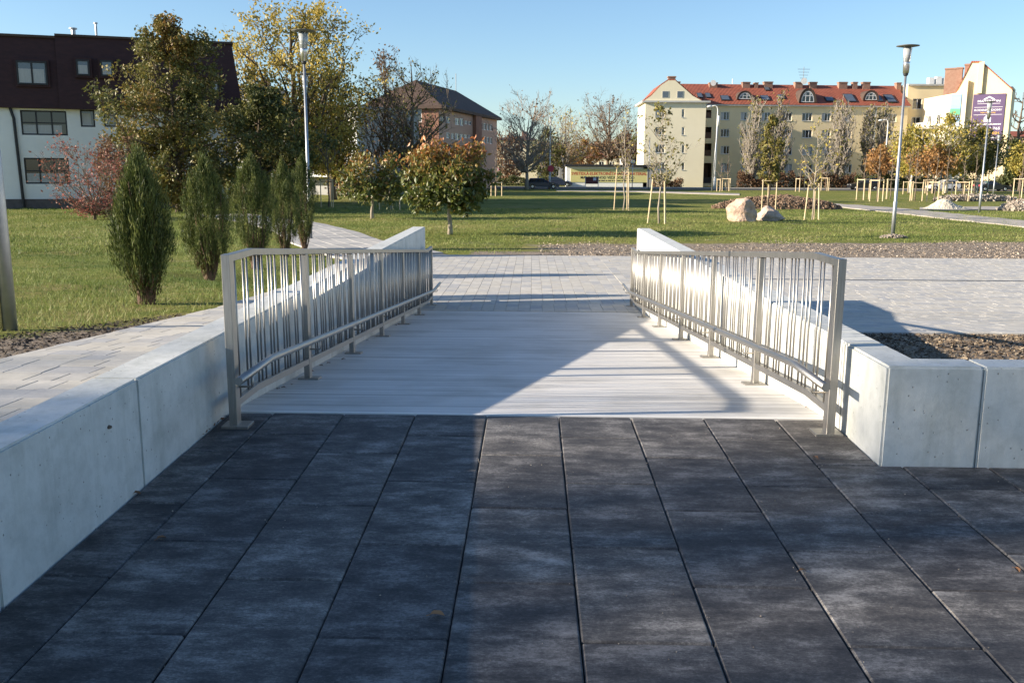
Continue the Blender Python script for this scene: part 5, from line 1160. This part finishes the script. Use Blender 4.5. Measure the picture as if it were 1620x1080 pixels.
sign_post('two white plates on a post right of the round-headed cherry', 786, 293, [('disc', 268, .4, M['signwhite']), ('rect', 275, .38, M['signwhite'])])
g = G(936, 298.3); B_ = Vector(g); ib = thing('information_board', 'dark red information board on two posts before the painted sign', 'sign', B_)
s_ = g[1]/F; x0, x1 = -10*s_, 10*s_; zt, zl_ = atY(936, 280, g[1])[2], atY(936, 291, g[1])[2]
for x in (x0, x1): mb = MB(); mb.box(B_.x+x-.05, B_.x+x+.05, B_.y-.05, B_.y+.05, B_.z-.1, zt+.1); mb.build('post', M['galv'], ib)
mb = MB(); mb.box(B_.x+x0+.055, B_.x+x1-.055, B_.y-.06, B_.y+.04, zl_, zt); bd = mb.build('board', pm('board_maroon', (.11, .03, .03), (.14, .04, .035), 2, .6), ib); mb = MB(); mb.box(B_.x+.2, B_.x+.65, B_.y-.075, B_.y-.062, zl_+.5, zt-.1); mb.build('notice', M['signwhite'], bd)

# ================================================================== CARS
def car(label, px, py, kind, body, heading, Y=None, L_=4.6, W_=1.8):
    """side profile swept over the width with tucked-in glass; heading in degrees, 0 = nose to the right"""
    b = G(px, py) if Y is None else np.array([atY(px, py, Y)[0], Y, float(TZ(atY(px, py, Y)[0], Y))])
    root = thing('parked_car', label, 'car', Vector(b)+Vector((0, 0, .035)), 'cars on the far street', math.radians(heading)); ORG[root.name] = Vector((0, 0, 0))
    H = {'wagon': 1.48, 'suv': 1.68, 'sedan': 1.44, 'hatch': 1.50}[kind]; h = L_/2; sill, belt = .26, .92 if kind != 'suv' else 1.02
    lower = [(-h, .45), (-h+.03, .70), (-h+.08, belt), (h-1.35, belt), (h-.25, belt-.17), (h-.03, belt-.30), (h, .42), (h-.08, sill), (h-.45, sill)]
    def arch(cx): return [(cx+.36*math.cos(a), .33+.36*math.sin(a)) for a in np.linspace(-.2, math.pi+.2, 9)]
    fr, re = h-.85, -h+.82
    prof = lower+arch(fr)+arch(re)+[(-h+.3, sill)]
    mb = MB(); n = len(prof); ws = [(-W_/2+.05, .0), (-W_/2, .04), (W_/2, .04), (W_/2-.05, .0)]
    mb.prism(prof, -W_/2, W_/2); mb.build('body', body, root, bevel=.035, seg=2)
    rl = {'wagon': (-h+.18, -h+.42, h-2.35, h-1.30), 'suv': (-h+.10, -h+.38, h-2.4, h-1.35), 'sedan': (-h+.75, -h+1.45, h-2.45, h-1.40), 'hatch': (-h+.10, -h+.55, h-2.3, h-1.2)}[kind]
    w0, w1 = W_/2-.04, W_/2-.24
    gl = [(rl[0], -w0, belt), (rl[3], -w0, belt), (rl[3], w0, belt), (rl[0], w0, belt), (rl[1], -w1, H-.06), (rl[2], -w1, H-.06), (rl[2], w1, H-.06), (rl[1], w1, H-.06)]
    mb = MB(); mb.hexa(gl); cab = mb.build('windows', M['glass'], root, bevel=.03)
    mb = MB(); mb.hexa([(rl[1]-.04, -w1-.01, H-.075), (rl[2]+.06, -w1-.01, H-.075), (rl[2]+.06, w1+.01, H-.075), (rl[1]-.04, w1+.01, H-.075), (rl[1]+.1, -w1+.12, H), (rl[2]-.15, -w1+.12, H), (rl[2]-.15, w1-.12, H), (rl[1]+.1, w1-.12, H)]); mb.build('roof', body, root, bevel=.02)
    for s in (-1, 1):
        for (xa, xb) in ((rl[0]+.02, rl[1]), (rl[3]-.04, rl[2]), (.1*h, .1*h-.05)):
            mb = MB(); mb.tube([(xa, s*(w0+.004), belt), (xb, s*(w1+.004), H-.06)], .035, 6); mb.build('pillar', body, root)
        for x in (fr, re):
            mb = MB(); mb.tube([(x, s*(W_/2-.20), .32), (x, s*(W_/2-.005), .32)], .315, 20); wh = mb.build('wheel', M['black'], root, bevel=.02)
            mb = MB(); mb.tube([(x, s*(W_/2-.03), .32), (x, s*(W_/2+.004), .32)], [.20, .17], 14); mb.build('rim', M['aluminium'], wh)
        mb = MB(); mb.box(h-.34, h-.03, s*(W_/2-.30)-.2, s*(W_/2-.30)+.2, belt-.36, belt-.24); mb.build('headlight', M['lampglass'], root, bevel=.02)
        mb = MB(); mb.box(-h-.012, -h+.12, s*(W_/2-.2)-.14, s*(W_/2-.2)+.14, belt-.24, belt-.02); mb.build('tail_light', M['signred'], root, bevel=.02)
        mb = MB(); mb.box(rl[3]-.35, rl[3]-.2, s*(W_/2+.08)-.09, s*(W_/2+.08)+.09, belt, belt+.13); mb.build('mirror', body, root, bevel=.02)
    return root
def paint(name, c): mt = pm(name, c, tuple(x*.92 for x in c), 1.0, .28, .0, spec=.6); mt.node_tree.nodes['Principled BSDF'].inputs['Coat Weight'].default_value = .6; return mt
p_dark, p_blue, p_white, p_red = paint('car_black', (.015, .016, .02)), paint('car_blue', (.018, .025, .06)), paint('car_white', (.72, .72, .72)), paint('car_red', (.28, .02, .02))
car('dark blue estate car passing behind the pale bare tree', 859, 299, 'wagon', p_blue, 0)
car('black off-roader on the street behind the square stake frame', 1366, 301, 'suv', p_dark, 180, L_=4.4, Y=137.5)
car('white car parked under the golden birch', 1491, 301.5, 'hatch', p_white, 182, L_=4.5)
car('black saloon at the right, behind the distant lamp poles', 1569, 303, 'sedan', p_dark, 3, L_=4.5)
car('dark car half hidden by the forked bare tree, behind the wagon', 886, 291.5, 'hatch', p_blue, 0, Y=152, L_=4.0)
car('white car seen under the half-bare tree on the left', 641, 298.0, 'hatch', p_white, 20, L_=4.2)
car('red car behind the red-based street light', 567, 300.0, 'hatch', p_red, 170, L_=4.2)

# ================================================================== STONES, HEAPS, HEDGES
def boulder(label, px, py, w_px, h_px, seed, mat):
    b = G(px, py); s = b[1]/F; rng = np.random.default_rng(seed); bm = bmesh.new(); bmesh.ops.create_icosphere(bm, subdivisions=4, radius=1.0)
    pl_ = rng.normal(0, 1, (16, 3)); pl_ /= np.linalg.norm(pl_, axis=1)[:, None]; off = rng.uniform(.55, .92, 16)
    for v in bm.verts:
        p = np.array(v.co)
        for n_, o_ in zip(pl_, off):
            d = p.dot(n_)-o_
            if d > 0: p = p-n_*d*.93
        f = 1+.05*math.sin(7*p[0]+seed)*math.sin(6*p[1])+.04*math.sin(13*p[2]+3*p[0])+rng.normal(0, .012)
        v.co = Vector(p*f)
    me = bpy.data.meshes.new('boulder'); bm.to_mesh(me); bm.free(); co = np.array([v.co[:] for v in me.vertices]); mn, mx = co.min(0), co.max(0)
    co = (co-(mn+mx)/2)/(mx-mn)*np.array([w_px*s*1.05, w_px*s*.8, h_px*s*1.6]); co[:, 2] += h_px*s*.22
    me.vertices.foreach_set('co', co.astype(np.float32).ravel()); me.materials.append(mat); me.update()
    o = bpy.data.objects.new('boulder', me); link(o); o.location = Vector(b); tag(o, label, 'boulder', 'boulders on the lawn')
    o.data.polygons.foreach_set('use_smooth', [False]*len(me.polygons)); return o
M['stone'] = pm('pink_stone', (.40, .27, .205), (.56, .42, .33), 2.2, .9, bmp=.9, bscale=6, bdist=.08, world=True); M['stone2'] = pm('grey_pink_stone', (.36, .28, .24), (.52, .42, .35), 2.6, .9, bmp=.9, bscale=7, bdist=.08, world=True)
boulder('large pale pink boulder on the lawn', 1174, 350, 46, 36, 3, M['stone']); boulder('smaller low boulder leaning beside the large pale one', 1218, 349, 42, 23, 8, M['stone2'])
def heap(name, label, cat, px0, px1, py, top_py, mat, seed, rough, depth_k=.5, clods=0, clod_size=.12, clodmat=None, power=1.4):
    c = G((px0+px1)/2, py); s = c[1]/F; a = (px1-px0)*s/2; hgt = atY((px0+px1)/2, top_py, c[1])[2]-c[2]; dp = a*depth_k; cy = c[1]+dp*.6; rng = np.random.default_rng(seed)
    nx, ny = 70, 34; U, Vg = np.meshgrid(np.linspace(-1, 1, nx), np.linspace(-1, 1, ny)); r2 = np.clip(1-np.abs(U)**2-np.abs(Vg)**2, 0, 1)
    prof_ = r2**power*hgt*(1+.25*np.sin(U*5+seed)); X = c[0]+U*a; Y = cy+Vg*dp
    Z = TZ(X, Y)-.06+prof_+np.clip(r2*4, 0, 1)*rng.normal(0, rough, U.shape)+np.clip(r2*3, 0, 1)*rough*1.5*np.sin(U*23+3)*np.sin(Vg*11)
    o3 = np.array([c[0], cy, float(TZ(c[0], cy))]); Vt = np.stack([X, Y, Z], -1).reshape(-1, 3)-o3; i, j = np.meshgrid(np.arange(nx-1), np.arange(ny-1)); b = (j*nx+i).ravel()
    me = np_mesh(name, Vt, np.stack([b, b+1, b+nx+1, b+nx], 1)); me.materials.append(mat); o = bpy.data.objects.new(name, me); link(o); o.location = o3; tag(o, label, cat)
    if clods:
        T = []; Vc = []; base_ = np.array([(1, 1, 1), (-1, -1, 1), (-1, 1, -1), (1, -1, -1), (0, 0, 1.3), (0, 0, -1.3)], float)
        for k in range(clods):
            uu, vv = rng.uniform(-.98, .98), rng.uniform(-1, .7)
            if uu*uu+vv*vv > 1: continue
            zz = max(0, 1-uu*uu-vv*vv)**power*hgt; p = np.array([uu*a, vv*dp, zz+rng.uniform(0, clod_size*.4)]); q = rng.normal(0, 1, (3, 3)); q, _ = np.linalg.qr(q)
            Vc.append((base_*rng.uniform(.5, 1.2, (6, 1))*clod_size*rng.uniform(.4, 1.2))@q+p); T += [rng.random()]*6
        Vc = np.concatenate(Vc); n = len(Vc)//6; f = np.array([(0, 1, 4), (0, 4, 3), (1, 2, 4), (3, 5, 0), (1, 5, 2), (0, 2, 5), (0, 5, 1), (3, 4, 1), (2, 0, 4), (1, 3, 5)]); Fq = (np.arange(n)[:, None, None]*6+f).reshape(-1, 3)
        m2 = np_mesh('clods', Vc, Fq, np.array(T)); m2.materials.append(clodmat); o2 = bpy.data.objects.new('clods', m2); link(o2, o); o2['kind'] = 'stuff'
    return o
M['soil'] = pm('dug_soil', (.15, .095, .06), (.26, .18, .125), 5, .95, bmp=.8, bscale=18, bdist=.05, world=True); M['sand'] = pm('pale_sand', (.52, .46, .36), (.60, .54, .43), 2.5, .95, bmp=.5, bscale=14, world=True)
CL_S = mk_tinted('soil_clods', [(0, (.11, .07, .045)), (1, (.30, .21, .15))], .95, 0); CL_R = mk_tinted('rubble_stone', [(0, (.20, .17, .14)), (.6, (.34, .29, .24)), (1, (.46, .40, .33))], .9, 0)
heap('soil_heap', 'long brown heap of dug soil behind the boulders', 'heap', 1128, 1334, 331, 312, M['soil'], 1, .04, .16, 2600, .075, CL_S, .7)
heap('sand_heap', 'pale sand heap by the path on the right', 'heap', 1462, 1536, 332, 317, M['sand'], 2, .015, .5, 0, .06, CL_R, 1.0)
heap('rubble_heap', 'grey rubble heap at the right edge', 'heap', 1585, 1660, 334, 318, M['soil'], 3, .03, .5, 900, .10, CL_R, .9)
heap('rubble_row', 'row of rough stones behind the sand heap', 'heap', 1480, 1610, 318.5, 311, M['soil'], 4, .03, .12, 700, .17, CL_R, .6)
heap('soil_heap', 'small stony soil mound at the foot of the right park lamp', 'heap', 1394, 1438, 377, 372, M['soil'], 5, .015, .4, 260, .035, CL_R, .9)
def hedge(label, x0, x1, py, top, leaf, seed, Y, mean=.3):
    A_, B2 = atY(x0, py, Y), atY(x1, py, Y); z = float(TZ(A_[0], Y)); h_ = atY(x0, top, Y)[2]-z; rng = np.random.default_rng(seed); ln = B2[0]-A_[0]; root = thing('hedge', label, 'hedge', (A_[0], Y, z), 'hedges before the yellow houses')
    n = int(ln*h_*130); C = np.stack([rng.uniform(0, ln, n), rng.uniform(-.7, .7, n), rng.uniform(0, 1, n)**.8*h_], 1); C[:, 2] *= .8+.22*np.sin(C[:, 0]*1.1+seed)+.1*np.sin(C[:, 0]*3.7); W = MB()
    for k in range(int(ln/.8)): x = (k+.5)*.8; W.tube([(x, 0, -.1), (x+rng.normal(0, .1), rng.normal(0, .1), h_*.6)], [.04, .015], 5, False)
    wood_part(root, W, M['twig'], 'stems'); tips = [(c, c+rng.normal(0, .12, 3)) for c in C]; add_leaves(root, *leaves(rng, tips, 1, .34, .05, lambda C_, r_: r_.normal(mean, .2, len(C_))), LEAF[leaf], 'foliage')
hedge('dark clipped hedge below the left poplars', 1166, 1246, 291.5, 273, 'brown', 1, 148, .15); hedge('dark brown hedge below the middle of the yellow block', 1247, 1352, 292, 271, 'brown', 2, 148.5, .1); hedge('green hedge left of the orange-red tree', 1353, 1432, 293, 272, 'olive', 3, 147, .1)
hedge('low dark hedge before the gabled house', 1433, 1590, 294, 279, 'olive', 4, 146, .1); hedge('low bushy hedge behind the parked wagon', 790, 896, 293, 279, 'olive', 5, 158, .1); hedge('dark hedge before the brown building', 660, 792, 293, 270, 'olive', 6, 150, .2); hedge('dark shrubs under the grey office block', 520, 600, 300, 276, 'brown', 7, 90, .1)
hedge('grey-green low bushes beside the yellow gable', 1033, 1080, 292, 279, 'brown', 8, 149, .5)
# far tree belt closing the horizon
rng = np.random.default_rng(77); n = 26000; X = rng.uniform(-330, 330, n); Y = 330+rng.uniform(0, 30, n); hmax = 9+3.5*np.sin(X*.05)+2*np.sin(X*.21+1)+1.5*np.sin(X*.6); Z = rng.uniform(0, 1, n)**.7*hmax-1.2; C = np.stack([X, Y, Z], 1)
V, Fq, T = leaves(rng, [(c, c) for c in C], 1, 2.6, .4, lambda C_, r_: .35+.3*np.sin(C_[:, 0]*.11)+r_.normal(0, .2, len(C_))); me = np_mesh('distant_woods', V, Fq, T); me.materials.append(LEAF['brown']); o = bpy.data.objects.new('distant_woods', me); link(o); tag(o, 'brown wooded belt along the horizon behind the houses', 'woods', kind='stuff')

# ================================================================== GRASS, MULCH, FALLEN LEAVES
def blades(name, label, n, xr, yr, hgt, wid, seed, keep, cat='grass', mat=None, tmean=.45, lift=0.0):
    rng = np.random.default_rng(seed); X = rng.uniform(*xr, n); Y = rng.uniform(*yr, n)**1.0
    k = keep(X, Y, rng); X, Y = X[k], Y[k]; px = 840+F*X/np.maximum(Y, .5); k = (px > -160) & (px < 1780); X, Y = X[k], Y[k]; n = len(X); Z = TZ(X, Y)-.004+lift
    az = rng.uniform(0, 6.283, n); h = hgt*rng.uniform(.5, 1.3, n)*(.7+.5*np.sin(X*2.1+np.sin(Y*1.7))**2); w_ = wid*rng.uniform(.7, 1.3, n); ln = rng.normal(0, .5, (n, 2))*h[:, None]
    dx, dy = np.cos(az)*w_, np.sin(az)*w_; V = np.stack([np.stack([X-dx, Y-dy, Z], 1), np.stack([X+dx, Y+dy, Z], 1), np.stack([X+ln[:, 0], Y+ln[:, 1], Z+h], 1)], 1).reshape(-1, 3)
    T = np.clip(tmean+.3*np.sin(X*.7+1)*np.sin(Y*.6)+rng.normal(0, .2, n), 0, 1); me = np_mesh(name, V, np.arange(n*3).reshape(n, 3), np.repeat(T, 3)); me.materials.append(mat or LEAF['grass']); o = bpy.data.objects.new(name, me); link(o); tag(o, label, cat, kind='stuff')
def on_path(X, Y):
    P = np.array(cl); d = np.full(len(X), 99.0)
    for a, b in zip(P[:-1], P[1:]):
        t = np.clip(((X-a[0])*(b-a)[0]+(Y-a[1])*(b-a)[1])/((b-a)@(b-a)), 0, 1); d = np.minimum(d, np.hypot(X-a[0]-t*(b-a)[0], Y-a[1]-t*(b-a)[1]))
    return d < 1.75
def keep_left(X, Y, r): bed = -4.8+(Y-3)*.35; edge = np.where(Y < 8.0, np.minimum(bed, -3.05), -3.06); return (X < edge+.12*np.sin(Y*3+X*2)-.04) & ~on_path(X, Y) & (r.random(len(X)) < np.clip(1.25-Y/40, .25, 1))
blades('lawn_grass', 'short green grass on the left lawn around the thuja bushes', 150000, (-16, -3.05), (4, 27), .055, .004, 1, keep_left, tmean=.34)
def keep_far(X, Y, r): return ~on_path(X, Y) & ((Y > 30+X*.16+.8*np.sin(X*1.3)) | (X < -.3)) & ((X < -3.4) | (Y > 26.0))
blades('park_grass', 'mown grass on the park lawn beyond the plaza', 130000, (-16, 34), (25, 62), .085, .010, 2, keep_far, tmean=.5)
blades('meadow_grass', 'grass on the left lawn towards the white building', 90000, (-36, -8), (24, 58), .09, .011, 3, lambda X, Y, r: ~on_path(X, Y) & (X < -9-(Y-24)*.1), tmean=.4)
def chips(name, label, n, xr, yr, seed, size, mat, keep=None, cat='mulch'):
    rng = np.random.default_rng(seed); X = rng.uniform(*xr, n); Y = rng.uniform(*yr, n)
    if keep is not None: k = keep(X, Y, rng); X, Y = X[k], Y[k]
    n = len(X); C = np.stack([X, Y, TZ(X, Y)+rng.uniform(0, size*.6, n)], 1); a = rng.normal(0, 1, (n, 3)); a[:, 2] *= .35; a /= np.linalg.norm(a, axis=1)[:, None]; b = rng.normal(0, 1, (n, 3)); b[:, 2] *= .35; b -= (a*b).sum(1)[:, None]*a; b /= np.linalg.norm(b, axis=1)[:, None]
    s1 = size*rng.uniform(.5, 1.6, (n, 1)); s2 = s1*rng.uniform(.25, .7, (n, 1)); V = np.stack([C-a*s1, C+b*s2, C+a*s1, C-b*s2], 1).reshape(-1, 3); T = np.repeat(rng.beta(1.6, 1.6, n), 4)
    me = np_mesh(name, V, np.arange(n*4).reshape(n, 4), T); me.materials.append(mat); o = bpy.data.objects.new(name, me); link(o); tag(o, label, cat, kind='stuff')
CL_D = mk_tinted('dark_soil', [(0, (.035, .028, .022)), (.8, (.10, .08, .062)), (1, (.20, .165, .13))], .95, 0)
chips('bark_mulch', 'bark mulch filling the bed behind the right corner wall', 26000, (XR+WT+.01, 7.5), (YF+WT, YPL-.01), 11, .016, LEAF['chip'])
chips('soil_crumbs', 'dark crumbly soil along the near edge of the left path', 14000, (-5.6, -3.02), (3.5, 8.2), 12, .013, CL_D, lambda X, Y, r: X > -4.8+(Y-3)*.35-.1, 'soil')
CL_T = mk_tinted('strip_soil', [(0, (.16, .13, .10)), (.6, (.32, .265, .21)), (1, (.50, .43, .35))], .95, 0)
chips('soil_crumbs', 'brown stony soil strip between the plaza and the lawn', 24000, (.2, 17), (25.25, 33), 13, .028, CL_T, lambda X, Y, r: (Y < 28.8+X*.17+1.3*np.sin(X*.9)+r.normal(0, .8, len(X))) & (r.random(len(X)) < .25+.75*(np.sin(X*1.7+Y*.8)*np.sin(Y*2.1+X*.5)+.6)), 'soil')
def fallen(label, px, py, size, seed, surf, tint=.5):
    rng = np.random.default_rng(seed); d = ray(px, py)
    P = CAM+d*3
    for _ in range(40): z = surf(P[0], P[1]); P = CAM+d*((z-ZC)/d[2])
    n = 9; out = []
    for k in range(n): t = k/(n-1); w_ = math.sin(math.pi*t)**.8*.32*(1+.2*math.sin(9*t)); out.append((t-.5, w_))
    mb = MB(); az = rng.uniform(0, 6.28); ca, sa = math.cos(az), math.sin(az)
    def pt(u, v): x, y = u*size, v*size; return (x*ca-y*sa, x*sa+y*ca, .004+abs(v)*size*.55+.10*size*math.sin(3*u+1)+.03*size)
    for k in range(n): u, w_ = out[k]; mb.v += [pt(u, -w_), pt(u, 0), pt(u, w_)]
    for k in range(n-1): mb.f += [(3*k, 3*k+1, 3*k+4, 3*k+3), (3*k+1, 3*k+2, 3*k+5, 3*k+4)]
    mb.tube([pt(.5, 0), pt(.75, .03)], size*.012+.0006, 4)
    me = bpy.data.meshes.new('fallen_leaf'); me.from_pydata(mb.v, [], mb.f); at = me.attributes.new('tint', 'FLOAT', 'POINT'); at.data.foreach_set('value', [tint]*len(me.vertices)); me.materials.append(LEAF['fallen'])
    o = bpy.data.objects.new('fallen_leaf', me); link(o); o.location = P; tag(o, label, 'leaf', 'fallen leaves')
fallen('tan curled leaf on the shaded dark pavers, near the sunlight edge', 692, 975, .05, 1, tile_z, .9); fallen('small red leaf in a paver joint at the right edge', 1608, 903, .035, 2, tile_z, .1)
fallen('two-toned small leaf on the ramp by the right railing foot', 1276, 645, .022, 3, ramp_z, .7); fallen('tiny tan leaf beside the railing foot on the ramp', 1283, 643, .018, 4, ramp_z, .8)
fallen('reddish leaf lying in the joint by the right wall corner', 1290, 725, .035, 5, tile_z, .15); fallen('dry leaf caught in the long joint, lower right of the terrace', 1270, 904, .03, 6, tile_z, .4); fallen('brown twiggy leaf scrap on the shaded pavers at left', 256, 853, .04, 7, tile_z, .2)
for k, (px, py) in enumerate([(352, 664), (345, 668), (337, 673), (329, 681), (325, 684), (318, 690), (216, 782), (355, 660)]): fallen('dry brown leaf gathered at the foot of the left wall', px, py, .04, 20+k, tile_z, .15)
for k, (px, py) in enumerate([(440, 616), (448, 614), (462, 609), (520, 575), (543, 569), (493, 588), (508, 579), (581, 539), (630, 514), (626, 515), (634, 513)]): fallen('dry dark leaf lying along the left foot of the ramp', px, py, .035, 40+k, ramp_z, .0)
mb = MB(); q = hitp = atX(172, 678, XL); 
sn = MB(); sn.lathe([(.004, 0), (.012, .004), (.011, .012), (.003, .016)], 10); single('snail_shell', MB() if 0 else sn, M['bark'], 'small dark snail stuck on the face of the left wall', 'snail', (0, 0, 0)).location = (XL+.002, q[1], q[2])
rng = np.random.default_rng(99); n = 420; X = rng.uniform(-1.7, 3.0, n); Y = rng.uniform(1.6, 5.15, n); k = rng.random(n) < .45
X = np.where(k, XJ+np.round((X-XJ)/TW)*TW+rng.normal(0, .012, n), X); ok = (X > -1.74) & ~((X > XR-.01) & (Y > YF-.02)); X, Y = X[ok], Y[ok]; n = len(X)
base_ = np.array([(1, 0, 0), (-1, 0, 0), (0, 1, 0), (0, -1, 0), (0, 0, .8), (0, 0, -.8)]); sz = rng.uniform(.0012, .0042, n)
V = (base_[None]*rng.uniform(.6, 1.3, (n, 6, 1))*sz[:, None, None]+np.stack([X, Y, tile_z(X, Y)+sz*.5], 1)[:, None]).reshape(-1, 3); f = np.array([(0, 2, 4), (2, 1, 4), (1, 3, 4), (3, 0, 4), (2, 0, 5), (1, 2, 5), (3, 1, 5), (0, 3, 5)])
me = np_mesh('grit', V, (np.arange(n)[:, None, None]*6+f).reshape(-1, 3), np.repeat(rng.random(n), 6)); me.materials.append(CL_R); o = bpy.data.objects.new('grit', me); link(o); tag(o, 'scattered pale grit on the dark terrace pavers', 'grit', kind='stuff')
